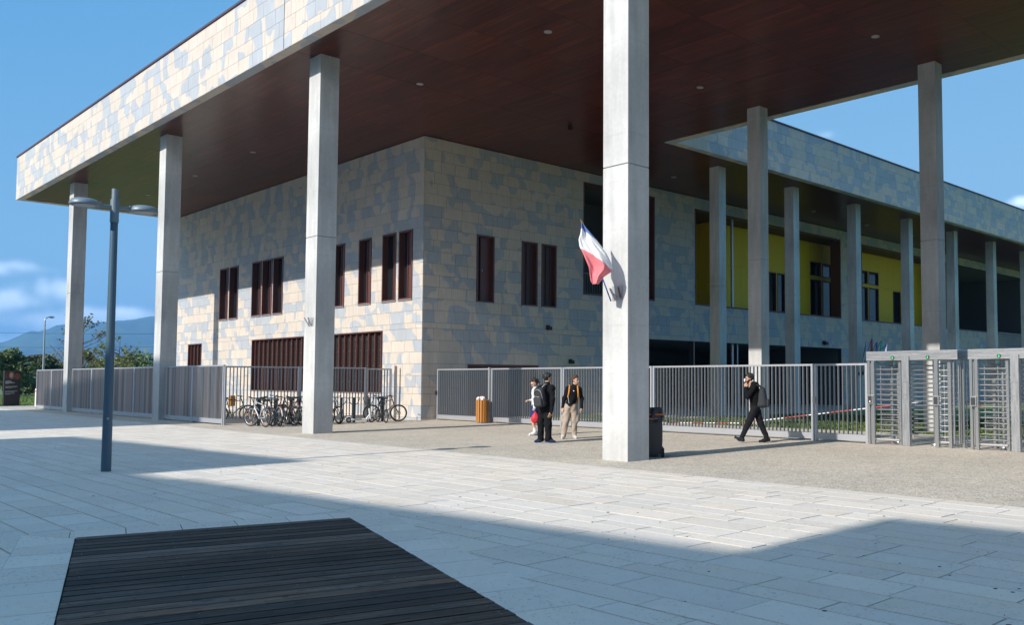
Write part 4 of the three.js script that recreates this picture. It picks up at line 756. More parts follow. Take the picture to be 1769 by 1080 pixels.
// small flags on the far stand behind the turnstiles
{
  const t = thing('flag_holder', 'fan of small furled flags on a wing column above the turnstile', 'flags', [25.35, 2.5, 5.5]);
  const cols = [[0.35, 0.38, 0.55], [0.25, 0.05, 0.10], [0.05, 0.13, 0.35], [0.05, 0.33, 0.26], [0.38, 0.40, 0.55]];
  cols.forEach((c, i) => { const top = [0.1 + i * 0.36, 1.38 + (i === 1 || i === 3 ? 0.16 : 0) - i * 0.03, 0.5 + i * 0.12]; mesh('flag_pole', rod([0.1 + i * 0.08, -0.5, 0.05], top, 0.018, 6), M.black, t); const s = new THREE.Shape(); s.moveTo(0, 0); s.lineTo(-0.12, -0.45); s.lineTo(-0.10, -1.0); s.lineTo(0.12, -1.1); s.lineTo(0.10, -0.45); s.closePath(); mesh('cloth', new THREE.ExtrudeGeometry(s, { depth: 0.03, bevelEnabled: true, bevelSize: 0.02, bevelThickness: 0.03 }).rotateZ(-0.12 * i).rotateY(0.3).translate(...top), std(C(...c), 0.85, 0, { side: THREE.DoubleSide }), t); });
  mesh('socket', rbx(0.5, 0.16, 0.1, 0.01, 0.28, -0.45, 0.04, 1), M.black, t);
}
// red and white barrier poles on the grass
for (const [a, b, l] of [[[5.0, 0.16, 12.6], [7.2, 0.95, 18.2], 'red and white barrier pole slanting up across the grass'], [[7.0, 1.15, 18.6], [9.4, 0.75, 19.6], 'red and white barrier pole sloping down behind the turnstiles'], [[3.6, 0.1, 9.2], [5.0, 0.14, 12.5], 'red and white barrier pole lying low behind the sliding gate']]) {
  const t = thing('barrier_pole', l, 'barrier', a, 0, 'barrier poles'), n = 8; for (let i = 0; i < n; i++) { const p = k => [lerp(0, b[0] - a[0], k / n), lerp(0, b[1] - a[1], k / n), lerp(0, b[2] - a[2], k / n)]; mesh('stripe', rod(p(i), p(i + 1), 0.021, 8), i % 2 ? M.white : std(C(0.5, 0.05, 0.03), 0.6), t); }
}
// wheeled bin beside the near column
{
  const t = thing('wheeled_bin', 'dark grey wheeled bin with black liner and orange band', 'bin', [-6.24, 0, 18.52], 0.78); t.scale.y = 0.9;
  const s = new THREE.Shape([[-0.24, 0], [0.24, 0], [0.30, 0.86], [-0.30, 0.86]].map(q => new THREE.Vector2(...q)));
  mesh('body', new THREE.ExtrudeGeometry(s, { depth: 0.5, bevelEnabled: true, bevelSize: 0.015, bevelThickness: 0.015, bevelSegments: 2 }).translate(0, 0.08, -0.25), M.plastic, t);
  mesh('handle_bar', merge([rod([-0.2, 0.86, 0.30], [0.2, 0.86, 0.30], 0.014, 7), bx(0.02, 0.42, 0.012, -0.10, 0.55, 0.272), bx(0.26, 0.02, 0.012, 0.03, 0.36, 0.272)]), M.sill, t);
  mesh('band', rbx(0.655, 0.05, 0.58, 0.02, 0, 1.02, 0, 1), std(C(0.45, 0.12, 0.02), 0.5), t);
  const R = rng(3), sk = new THREE.CylinderGeometry(0.40, 0.44, 0.34, 40, 10, true); { const p = sk.attributes.position; for (let i = 0; i < p.count; i++) { const x = p.getX(i), y = p.getY(i), z = p.getZ(i), a = Math.atan2(z, x), q = Math.pow(Math.abs(Math.cos(a)), 4) + Math.pow(Math.abs(Math.sin(a)), 4), r = Math.hypot(x, z) / Math.pow(q, 0.25) * (0.80 + 0.035 * Math.sin(a * 9 + y * 14) + 0.02 * Math.sin(a * 23)), sag = y < 0 ? 1 + 0.09 * Math.sin(a * 3 + 1) : 1; p.setXYZ(i, Math.cos(a) * r * sag * 0.98, y * (y < 0 ? 1 + 0.25 * Math.sin(a * 2.0 + 0.6) : 1), Math.sin(a) * r * sag * 0.86); } sk.computeVertexNormals(); }
  mesh('liner', merge([sk.translate(0, 1.0, 0)]), std(C(0.012, 0.012, 0.014), 0.28, 0, { side: THREE.DoubleSide }), t);
  mesh('rim', rbx(0.66, 0.05, 0.6, 0.02, 0, 0.92, 0, 1), std(C(0.40, 0.10, 0.02), 0.5), t);
  mesh('lid_opening', rbx(0.6, 0.02, 0.52, 0.01, 0, 1.13, 0, 1), M.black, t);
  for (const sx of [-1, 1]) { const w = mesh('wheel', new THREE.CylinderGeometry(0.11, 0.11, 0.05, 20).rotateZ(Math.PI / 2).rotateY(Math.PI / 2).translate(sx * 0.2, 0.11, 0.28), M.rubber, t); mesh('hub', new THREE.CylinderGeometry(0.055, 0.055, 0.056, 16).rotateX(Math.PI / 2).translate(sx * 0.2, 0.11, 0.28), M.sill, w); }
  mesh('foot', merge([bx(0.08, 0.09, 0.4, -0.15, 0.045, -0.02), bx(0.08, 0.09, 0.4, 0.15, 0.045, -0.02)]), M.plastic, t);
}
// slatted wooden litter bin
{
  const t = thing('litter_bin', 'round litter bin of upright orange wooden slats', 'bin', [0.38, 0, 3.65]);
  for (let i = 0; i < 14; i++) { const m = mesh('slat', rbx(0.078, 0.86, 0.026, 0.006, 0, 0.47, 0.235, 1), M.orangeWood, t); m.rotation.y = i * Math.PI / 7; }
  mesh('liner', new THREE.CylinderGeometry(0.205, 0.205, 0.82, 24).translate(0, 0.46, 0), M.plastic, t); mesh('base', new THREE.CylinderGeometry(0.2, 0.2, 0.05, 20).translate(0, 0.025, 0), M.bar, t);
  const tr = thing('litter', 'white paper and orange rubbish heaped on the litter bin', 'litter', [0.38, 0.88, 3.65]); const R = rng(8); for (let i = 0; i < 7; i++) { const g = new THREE.IcosahedronGeometry(0.05 + R() * 0.035, 1); const p = g.attributes.position; for (let k = 0; k < p.count; k++) { const q = 0.7 + 0.5 * hash(Math.round(p.getX(k) * 900), Math.round(p.getY(k) * 900 + p.getZ(k) * 1700), i); p.setXYZ(k, p.getX(k) * q, p.getY(k) * q, p.getZ(k) * q); } g.computeVertexNormals(); mesh('scrap', g.translate((R() - 0.5) * 0.26, 0.03 + R() * 0.06 + (i === 6 ? 0.06 : 0), (R() - 0.5) * 0.26), i === 6 ? std(C(0.5, 0.12, 0.05), 0.6) : M.white, tr); }
}
// grey bin post seen past the lawn end of the fence
{ const t = thing('waste_post', 'white and orange waste post at the lawn end of the fence', 'post', [-6.78, 0, -29.2]); mesh('body', rbx(0.42, 1.05, 0.36, 0.03, 0, 0.6, 0), M.white, t); mesh('band', rbx(0.44, 0.1, 0.38, 0.02, 0, 0.98, 0), std(C(0.5, 0.14, 0.04), 0.6), t); mesh('lid', rbx(0.4, 0.22, 0.34, 0.08, 0, 1.22, 0), M.plastic, t); mesh('foot', bx(0.3, 0.1, 0.3, 0, 0.05, 0), M.black, t); }
// ---------------------------------------------------------------- bicycles, scooter, racks
function bicycle(label, pos, turn, frameCol, o = {}) {
  // local: z along the bicycle, front towards +z; origin on the ground under the middle
  const t = thing('bicycle', label, 'bicycle', pos, turn, 'bicycles at the racks'), r = o.r || 0.34, wb = o.wb || 1.04, lean = o.lean || 0, fm = std(C(...frameCol), 0.4, 0.3);
  const b = t; b.rotation.z = lean;
  const rear = [0, r, -wb / 2], front = [0, r, wb / 2], bb = [0, 0.28, -0.08], seatT = [0, 0.78, -0.24], headT = [0, 0.86, wb / 2 - 0.24], headB = [0, 0.68, wb / 2 - 0.18];
  mesh('frame', merge([rod(bb, seatT, 0.017, 8), rod(seatT, headT, 0.016, 8), rod(bb, headB, 0.022, 8), rod(headB, headT, 0.022, 8), ...[-1, 1].flatMap(s => [rod([s * 0.05, r, -wb / 2], [s * 0.03, 0.28, -0.1], 0.011, 6), rod([s * 0.05, r, -wb / 2], [s * 0.02, 0.74, -0.235], 0.010, 6)])]), fm, b);
  mesh('fork', merge([...[-1, 1].map(s => rod([s * 0.05, r, wb / 2], [s * 0.045, 0.64, wb / 2 - 0.165], 0.014, 7)), rod([-0.06, 0.65, wb / 2 - 0.168], [0.06, 0.65, wb / 2 - 0.168], 0.018, 7)]), o.fork ? std(C(...o.fork), 0.4, 0.3) : M.plastic, b);
  for (const z of [-wb / 2, wb / 2]) {
    const w = part('wheel', b); w.position.set(0, r, z); if (z > 0 && o.steer) w.rotation.y = o.steer;
    mesh('tyre', new THREE.TorusGeometry(r - 0.024, 0.024, 8, 40).rotateY(Math.PI / 2), M.rubber, w); mesh('rim', new THREE.TorusGeometry(r - 0.055, 0.012, 6, 36).rotateY(Math.PI / 2), o.darkRim ? M.plastic : M.rim, w);
    const sp = []; for (let i = 0; i < 20; i++) { const a = i / 20 * 6.283; sp.push(rod([i % 2 ? 0.02 : -0.02, Math.sin(a) * 0.02, Math.cos(a) * 0.02], [0, Math.sin(a + 0.12) * (r - 0.055), Math.cos(a + 0.12) * (r - 0.055)], 0.002, 3)); } const S = mesh('spokes', merge(sp), M.rim, w); S.userData.kind = 'stuff';
    mesh('hub', new THREE.CylinderGeometry(0.022, 0.022, 0.1, 10).rotateZ(Math.PI / 2), M.rim, w); if (o.disc !== false) mesh('brake_disc', new THREE.TorusGeometry(0.07, 0.012, 4, 20).scale(1, 1, 0.2).rotateY(Math.PI / 2).translate(0.035, 0, 0), M.rim, w);
    if (o.reflect) for (const a of [0.4, 2.5, 4.6]) mesh('reflector', bx(0.015, 0.04, 0.07, 0, Math.sin(a) * r * 0.6, Math.cos(a) * r * 0.6), std(C(0.6, 0.22, 0.03), 0.4), w);
    if (o.guard) mesh('mudguard', new THREE.TorusGeometry(r + 0.02, 0.022, 5, 24, 2.4).scale(1, 1, 1.4).rotateY(Math.PI / 2).rotateX(z < 0 ? 0.1 : -0.1), M.sill, w);
  }
  mesh('handlebar', merge([rod(headT, [0, 1.0, wb / 2 - 0.29], 0.016, 8), pipe([[-0.32, 1.03, wb / 2 - 0.36], [-0.2, 1.02, wb / 2 - 0.27], [0, 1.0, wb / 2 - 0.25], [0.2, 1.02, wb / 2 - 0.27], [0.32, 1.03, wb / 2 - 0.36]], 0.013, 24, 7), rod([-0.22, 1.02, wb / 2 - 0.26], [-0.25, 0.97, wb / 2 - 0.2], 0.008, 5), rod([0.22, 1.02, wb / 2 - 0.26], [0.25, 0.97, wb / 2 - 0.2], 0.008, 5)]), M.plastic, b);
  mesh('grips', merge([rod([-0.335, 1.035, wb / 2 - 0.37], [-0.24, 1.025, wb / 2 - 0.3], 0.019, 8), rod([0.335, 1.035, wb / 2 - 0.37], [0.24, 1.025, wb / 2 - 0.3], 0.019, 8)]), M.rubber, b);
  const sd = new THREE.SphereGeometry(0.1, 16, 10).scale(0.75, 0.36, 1.35); { const p = sd.attributes.position; for (let i = 0; i < p.count; i++) { const z = p.getZ(i); p.setX(i, p.getX(i) * (z > 0 ? 1 - z * 5.2 : 1.1)); } sd.computeVertexNormals(); }
  mesh('saddle', merge([sd.translate(0, 0.94, -0.27), rod(seatT, [0, 0.92, -0.275], 0.013, 7)]), M.black, b);
  mesh('crank', merge([new THREE.TorusGeometry(0.09, 0.012, 6, 26).rotateY(Math.PI / 2).translate(0.05, 0.28, -0.08), rod([0.07, 0.28, -0.08], [0.07, 0.14, 0.0], 0.01, 6), rod([-0.07, 0.28, -0.08], [-0.07, 0.42, -0.16], 0.01, 6), bx(0.09, 0.02, 0.07, 0.12, 0.14, 0), bx(0.09, 0.02, 0.07, -0.12, 0.42, -0.16)]), M.plastic, b);
  if (o.carrier) mesh('carrier', merge([bx(0.12, 0.012, 0.36, 0, 0.74, -wb / 2 + 0.02), rod([0.06, 0.74, -wb / 2 - 0.1], [0.05, r, -wb / 2], 0.006, 5), rod([-0.06, 0.74, -wb / 2 - 0.1], [-0.05, r, -wb / 2], 0.006, 5)]), M.plastic, b);
  if (o.rear) mesh('rear_light', rbx(0.07, 0.05, 0.03, 0.01, 0, 0.70, -wb / 2 - 0.2), std(C(0.55, 0.01, 0.01), 0.3), b);
  return t;
}
// turn = direction of travel of the front wheel: 0 faces +z
bicycle('white framed mountain bike with orange wheel reflectors at fence corner', [-6.87, 0, 0.32], Math.PI + 0.06, [0.62, 0.62, 0.62], { reflect: true, lean: 0.05, steer: 0.35 });
bicycle('dark city bike with pale mudguards and a red rear light', [-6.28, 0, 0.36], Math.PI - 0.12, [0.03, 0.04, 0.06], { guard: true, rear: true, carrier: true, lean: -0.04, darkRim: true });
bicycle('black bicycle leaning between the second and third rack', [-5.72, 0, 0.05], Math.PI + 0.10, [0.02, 0.02, 0.02], { lean: 0.06, darkRim: true });
bicycle('silver bicycle just left of the concrete column', [-5.2, 0, -0.35], Math.PI - 0.05, [0.36, 0.38, 0.40], { lean: 0.04 });
bicycle('black bicycle standing sideways near the bar fence left of the column', [-4.78, 0, -0.95], 1.0, [0.02, 0.02, 0.025], { lean: 0.02, darkRim: true });
bicycle('blue bicycle half hidden behind the concrete column', [-4.25, 0, -0.1], Math.PI + 0.08, [0.04, 0.09, 0.20], { lean: -0.05 });
bicycle('dark bicycle just right of the concrete column', [-3.86, 0, -0.1], 0.05, [0.025, 0.025, 0.03], { lean: 0.05, darkRim: true });
bicycle('black folding bicycle with small wheels at the last rack', [-2.12, 0, 0.55], Math.PI - 0.22, [0.02, 0.02, 0.02], { r: 0.27, wb: 0.98, lean: 0.03, darkRim: true });
bicycle('black mountain bike locked beside the stone wall', [-1.62, 0, -0.05], 0.92, [0.025, 0.025, 0.03], { lean: 0.03, darkRim: true });
bicycle('dark grey bicycle squeezed between the white mountain bike and the city bike', [-6.56, 0, 0.05], Math.PI + 0.2, [0.05, 0.05, 0.055], { lean: -0.06, darkRim: true, steer: -0.3 });
bicycle('dark red bicycle at the third rack', [-5.45, 0, 0.15], 0.1, [0.14, 0.02, 0.02], { lean: 0.05, carrier: true });
bicycle('matt black bicycle with carrier close to the concrete column', [-4.98, 0, 0.0], Math.PI + 0.15, [0.015, 0.015, 0.016], { lean: -0.04, carrier: true, darkRim: true, guard: true });
bicycle('green bicycle inside the bar fence left of the grille', [-6.2, 0, -3.4], 1.35, [0.03, 0.12, 0.10], {});
bicycle('grey bicycle inside the bar fence near the corner post', [-6.75, 0, -4.7], 0.5, [0.2, 0.2, 0.21], {});
bicycle('black bicycle inside the bar fence below the grille', [-4.9, 0, -3.2], 1.5, [0.02, 0.02, 0.02], { darkRim: true });
{ const p = thing('bike_bag', 'orange delivery bag on a bicycle inside the bar fence', 'bag', [-6.3, 0.72, -3.35], 0.2); mesh('bag', rbx(0.24, 0.42, 0.16, 0.05, 0, 0.12, 0), std(C(0.55, 0.22, 0.02), 0.7), p); mesh('strap', merge([bx(0.245, 0.035, 0.165, 0, 0.16, 0)]), M.black, p); }
// racks: dark post with a crossbar and two curved braces
const rackMat = std(C(0.05, 0.075, 0.085), 0.45, 0.3);
[-6.6, -6.0, -5.4, -4.8, -3.4, -2.86, -2.24, -1.62].forEach((x, i) => {
  const names = ['dark bike rack post nearest the fence corner', 'dark bike rack post between city bike and mountain bike', 'dark bike rack post behind the black bicycle', 'dark bike rack post beside the concrete column', 'dark bike rack post right of the concrete column', 'dark bike rack post behind the white scooter', 'dark bike rack post left of the folding bicycle', 'dark bike rack post at the mountain bike by the wall'];
  const t = thing('bike_rack', names[i], 'bike rack', [x, 0, -0.25], 0, 'bike racks');
  mesh('post', rbx(0.09, 0.96, 0.06, 0.006, 0, 0.48, 0, 1), rackMat, t);
  mesh('crossbar', rbx(0.5, 0.02, 0.06, 0.004, 0, 0.965, 0, 1), M.lampGrey, t);
  for (const s of [-1, 1]) mesh('brace', pipe([[s * 0.24, 0.955, 0], [s * 0.2, 0.84, 0], [s * 0.12, 0.72, 0], [s * 0.04, 0.69, 0]], 0.014, 14, 6), rackMat, t);
  mesh('foot', rbx(0.16, 0.012, 0.14, 0.003, 0, 0.008, 0, 1), rackMat, t);
});
{
  const t = thing('scooter', 'white electric kick scooter parked at the racks', 'scooter', [-2.78, 0, 0.12], 1.25);
  const w = std(C(0.68, 0.67, 0.65), 0.4); mesh('deck', rbx(0.15, 0.06, 0.62, 0.02, 0, 0.13, -0.05), w, t); mesh('stem', rod([0, 0.2, 0.36], [0, 1.02, 0.26], 0.024, 12), std(C(0.03, 0.03, 0.03), 0.4), t); mesh('lower_stem', rod([0, 0.14, 0.37], [0, 0.55, 0.32], 0.035, 12), w, t); mesh('neck', rod([0, 0.13, 0.2], [0, 0.3, 0.34], 0.03, 10), w, t);
  mesh('handlebar', rod([-0.24, 1.03, 0.26], [0.24, 1.03, 0.26], 0.016, 10), M.plastic, t); mesh('front_light', rbx(0.05, 0.05, 0.04, 0.01, 0, 0.93, 0.31), std(C(0.4, 0.12, 0.05), 0.4), t);
  for (const z of [-0.44, 0.42]) { const q = part('wheel', t); q.position.set(0, 0.11, z); mesh('tyre', new THREE.TorusGeometry(0.085, 0.026, 8, 26).rotateY(Math.PI / 2), M.rubber, q); mesh('rim', new THREE.CylinderGeometry(0.06, 0.06, 0.035, 16).rotateZ(Math.PI / 2), M.rim, q); mesh('mudguard', new THREE.TorusGeometry(0.125, 0.02, 5, 16, 2.0).scale(1, 1, 1.6).rotateY(Math.PI / 2).rotateX(z < 0 ? 0.3 : -0.6), w, q); }
}
// ---------------------------------------------------------------- people
// bones: [a, b, ra, rb, colour, squash?]; a smooth union of tapered capsules, meshed as one skin
function capDist(p, q) {
  const px = p[0] - q.a[0], py = p[1] - q.a[1], pz = (p[2] - q.a[2]), h = clamp((px * q.d[0] + py * q.d[1] + pz * q.d[2]) / q.l2), x = px - q.d[0] * h, y = py - q.d[1] * h, z = pz - q.d[2] * h;
  if (q.sq) { const n = q.sq, w = x * n[0] + y * n[1] + z * n[2], e = n[3] - 1; return Math.hypot(x + n[0] * w * e, y + n[1] * w * e, z + n[2] * w * e) - (q.ra + (q.rb - q.ra) * h); }
  return Math.sqrt(x * x + y * y + z * z) - (q.ra + (q.rb - q.ra) * h);
}
function skin(bones, res, k, folds = 0) {
  const B = bones.map(([a, b, ra, rb, c, sq]) => { const d = [b[0] - a[0], b[1] - a[1], b[2] - a[2]]; return { a, d, l2: Math.max(1e-9, d[0] * d[0] + d[1] * d[1] + d[2] * d[2]), ra, rb, c, sq, m: [(a[0] + b[0]) / 2, (a[1] + b[1]) / 2, (a[2] + b[2]) / 2], R: Math.hypot(...d) / 2 + Math.max(ra, rb) + 0.06 }; });
  const lo = [1e9, 1e9, 1e9], hi = [-1e9, -1e9, -1e9]; for (const [a, b, ra, rb] of bones) for (let i = 0; i < 3; i++) { lo[i] = Math.min(lo[i], a[i] - ra, b[i] - rb); hi[i] = Math.max(hi[i], a[i] + ra, b[i] + rb); }
  for (let i = 0; i < 3; i++) { const w = (hi[i] - lo[i]) * 0.5 + 0.01, c = (hi[i] + lo[i]) / 2, s = w * res / (res - 6); lo[i] = c - s; hi[i] = c + s; }
  const f = p => { let v = 1e3; for (const q of B) { const r = q.R; if (Math.abs(p[0] - q.m[0]) > r || Math.abs(p[1] - q.m[1]) > r || Math.abs(p[2] - q.m[2]) > r) { continue; } const d = capDist(p, q); if (v > 900) v = d; else { const h = clamp(0.5 + 0.5 * (v - d) / k); v = v + (d - v) * h - k * h * (1 - h); } } return v > 900 ? 0.06 : folds && v < 0.03 && p[1] < 1.45 ? v + folds * (Math.sin(p[1] * 46 + Math.sin(p[0] * 23 + p[2] * 19) * 2.2) * 0.5 + Math.sin(p[1] * 21 - p[0] * 34 + p[2] * 27)) : v; };
  const mc = new MarchingCubes(res, new THREE.MeshBasicMaterial(), false, false, 160000); mc.isolation = 0; mc.reset();
  const half = res / 2, P = [0, 0, 0];
  for (let z = 0; z < res; z++) for (let y = 0; y < res; y++) for (let x = 0; x < res; x++) { P[0] = lo[0] + (hi[0] - lo[0]) * (x / res); P[1] = lo[1] + (hi[1] - lo[1]) * (y / res); P[2] = lo[2] + (hi[2] - lo[2]) * (z / res); mc.field[z * res * res + y * res + x] = -f(P); }
  mc.update();
  const n = mc.count, pos = new Float32Array(n * 3), nor = new Float32Array(n * 3), col = new Float32Array(n * 3), src = mc.positionArray, e = 0.003;
  for (let i = 0; i < n; i++) {
    for (let j = 0; j < 3; j++) pos[i * 3 + j] = lo[j] + (hi[j] - lo[j]) * (src[i * 3 + j] + 1) / 2;
    const p = [pos[i * 3], pos[i * 3 + 1], pos[i * 3 + 2]], g = [0, 1, 2].map(j => { const a = [...p], b = [...p]; a[j] += e; b[j] -= e; return f(a) - f(b); }), L = Math.hypot(...g) || 1; for (let j = 0; j < 3; j++) nor[i * 3 + j] = g[j] / L;
    let best = 1e9, c = [1, 0, 1]; for (const q of B) { const d = capDist(p, q) - (q.c[3] || 0); if (d < best) { best = d; c = q.c; } } col[i * 3] = c[0]; col[i * 3 + 1] = c[1]; col[i * 3 + 2] = c[2];
  }
  const out = new THREE.BufferGeometry(); out.setAttribute('position', new THREE.Float32BufferAttribute(pos, 3)); out.setAttribute('normal', new THREE.Float32BufferAttribute(nor, 3)); out.setAttribute('color', new THREE.Float32BufferAttribute(col, 3)); return out;
}
const add = (a, b, k = 1) => [a[0] + b[0] * k, a[1] + b[1] * k, a[2] + b[2] * k], sub = (a, b) => [a[0] - b[0], a[1] - b[1], a[2] - b[2]], mix = (a, b, t) => [lerp(a[0], b[0], t), lerp(a[1], b[1], t), lerp(a[2], b[2], t)];
const nrm = a => { const l = Math.hypot(...a) || 1; return a.map(v => v / l); }, crs = (a, b) => [a[1] * b[2] - a[2] * b[1], a[2] * b[0] - a[0] * b[2], a[0] * b[1] - a[1] * b[0]];
// head with a face looking along f
function headGeo(c, f, skinC, o = {}) {
  f = nrm(f); const up = o.up ? nrm(o.up) : [0, 1, 0], r = nrm(crs(f, up)), u = crs(r, f), at = (x, y, z) => add(add(add(c, r, x), u, y), f, z), dark = [0.02, 0.014, 0.012, 0.002], lip = [skinC[0] * 0.75, skinC[1] * 0.5, skinC[2] * 0.5, 0.001], brow = [...o.hair, 0.001];
  const b = [[at(0, 0.035, -0.022), at(0, 0.03, 0.012), 0.082, 0.078, skinC], [at(0, -0.035, 0.02), at(0, -0.05, 0.045), 0.062, 0.048, skinC], [at(0, -0.085, 0.05), at(0, -0.088, 0.055), 0.026, 0.022, skinC], [at(0, 0.005, 0.082), at(0, -0.022, 0.102), 0.009, 0.014, skinC]];
  for (const s of [-1, 1]) { b.push([at(s * 0.078, 0.012, -0.01), at(s * 0.080, -0.022, -0.004), 0.014, 0.010, skinC]); b.push([at(s * 0.031, 0.006, 0.078), at(s * 0.031, 0.006, 0.080), 0.007, 0.007, dark]); b.push([at(s * 0.018, 0.026, 0.086), at(s * 0.044, 0.026, 0.076), 0.004, 0.003, brow]); b.push([at(s * 0.035, -0.02, 0.055), at(s * 0.038, -0.03, 0.05), 0.026, 0.024, skinC]); }
  b.push([at(-0.02, -0.052, 0.083), at(0.02, -0.052, 0.083), 0.0065, 0.0065, lip]);
  if (o.beard) { b.push([at(0, -0.084, 0.06), at(0, -0.09, 0.05), 0.03, 0.028, brow]); for (const s of [-1, 1]) b.push([at(s * 0.055, -0.01, 0.0), at(s * 0.04, -0.075, 0.04), 0.02, 0.026, brow]); }
  return skin(b, 46, 0.018);
}
function hairGeo(c, f, colr, o = {}) {
  f = nrm(f); const r = nrm(crs(f, [0, 1, 0])), u = crs(r, f), R = rng(o.seed || 1), b = [], len = o.len || 0.02;
  for (let i = 0; i < 90; i++) { const th = R() * 6.283, ph = Math.acos(1 - R() * 1.35), x = Math.sin(ph) * Math.cos(th), z = Math.sin(ph) * Math.sin(th), y = Math.cos(ph); if (z > 0.45 && y < (o.fringe ?? 0.62)) continue; if (y < -0.05 && z > -0.1) continue; const q = 1 + R() * 0.06, p = add(add(add(c, r, x * 0.084 * q), u, 0.034 + y * 0.098 * q), f, -0.012 + z * 0.099 * q), d = nrm([R() - 0.5, R() * 0.6 - 0.1, R() - 0.5]); b.push([p, add(p, d, len * (0.5 + R())), 0.021 + R() * 0.008, 0.010, colr]); }
  b.push([add(add(c, u, 0.05), f, -0.03), add(add(c, u, 0.02), f, -0.045), 0.088, 0.082, colr]); b.push([add(add(c, u, 0.075), f, -0.01), add(add(c, u, 0.085), f, 0.03), 0.066, 0.06, colr]);
  return skin(b, 44, 0.008);
}
// hand: wrist w, pointing along d, back of the hand along n, thumb on side s; curl in radians
function handGeo(w, d, n, s, curl, skinC) {
  d = nrm(d); n = nrm(n); const t = nrm(crs(d, n)), b = [], P = (x, y, z) => add(add(add(w, d, x), t, y * s), n, z);
  b.push([P(0.0, 0, 0), P(0.03, 0, 0), 0.026, 0.028, skinC]); for (let i = 0; i < 4; i++) b.push([P(0.03, -0.03 + i * 0.02, 0), P(0.085, -0.034 + i * 0.0225, 0), 0.019, 0.014, skinC]);
  [0.062, 0.075, 0.07, 0.052].forEach((L, k) => { const i = 3 - k; let p = P(0.088, -0.034 + i * 0.0225, 0), a = curl * 0.5; for (let j = 0; j < 3; j++) { const dir = add(d.map(v => v * Math.cos(a)), n.map(v => -v * Math.sin(a))), q = add(p, dir, L * [0.48, 0.3, 0.22][j]); b.push([p, q, 0.0095 - j * 0.0008, 0.0088 - j * 0.001, skinC]); p = q; a += curl * 0.8; } });
  const t0 = P(0.02, 0.03, -0.005), t1 = P(0.055, 0.055, -0.018), t2 = P(0.085, 0.058, -0.03); b.push([t0, t1, 0.014, 0.0105, skinC], [t1, t2, 0.0105, 0.009, skinC]);
  return skin(b, 40, 0.008);
}
const sitePos = (x, z) => [[x, 0, z], Math.atan2(camP.x - x, camP.z - z)];
const CLOTH = new THREE.MeshPhysicalMaterial({ vertexColors: true, roughness: 0.92, specularIntensity: 0.35 });
function shoe(ank, toe, c, sole) { const d = nrm([toe[0] - ank[0], 0, toe[2] - ank[2]]); const gy = Math.min(toe[1], ank[1]); const heel = [ank[0] - d[0] * 0.045, toe[1] + (ank[1] - 0.09) + 0.045, ank[2] - d[2] * 0.045]; return [[heel, mix(heel, toe, 0.55), 0.045, 0.046, c], [mix(heel, toe, 0.5), toe, 0.045, 0.034, c], [[ank[0], ank[1] + 0.01, ank[2]], heel, 0.05, 0.042, c], [add(heel, [0, -0.03, 0]), add(toe, [0, -0.02, 0]), 0.017, 0.016, [...sole, 0.012]]]; }
const BLK = [0.007, 0.007, 0.008], SK1 = [0.50, 0.31, 0.22], SK2 = [0.43, 0.26, 0.175];

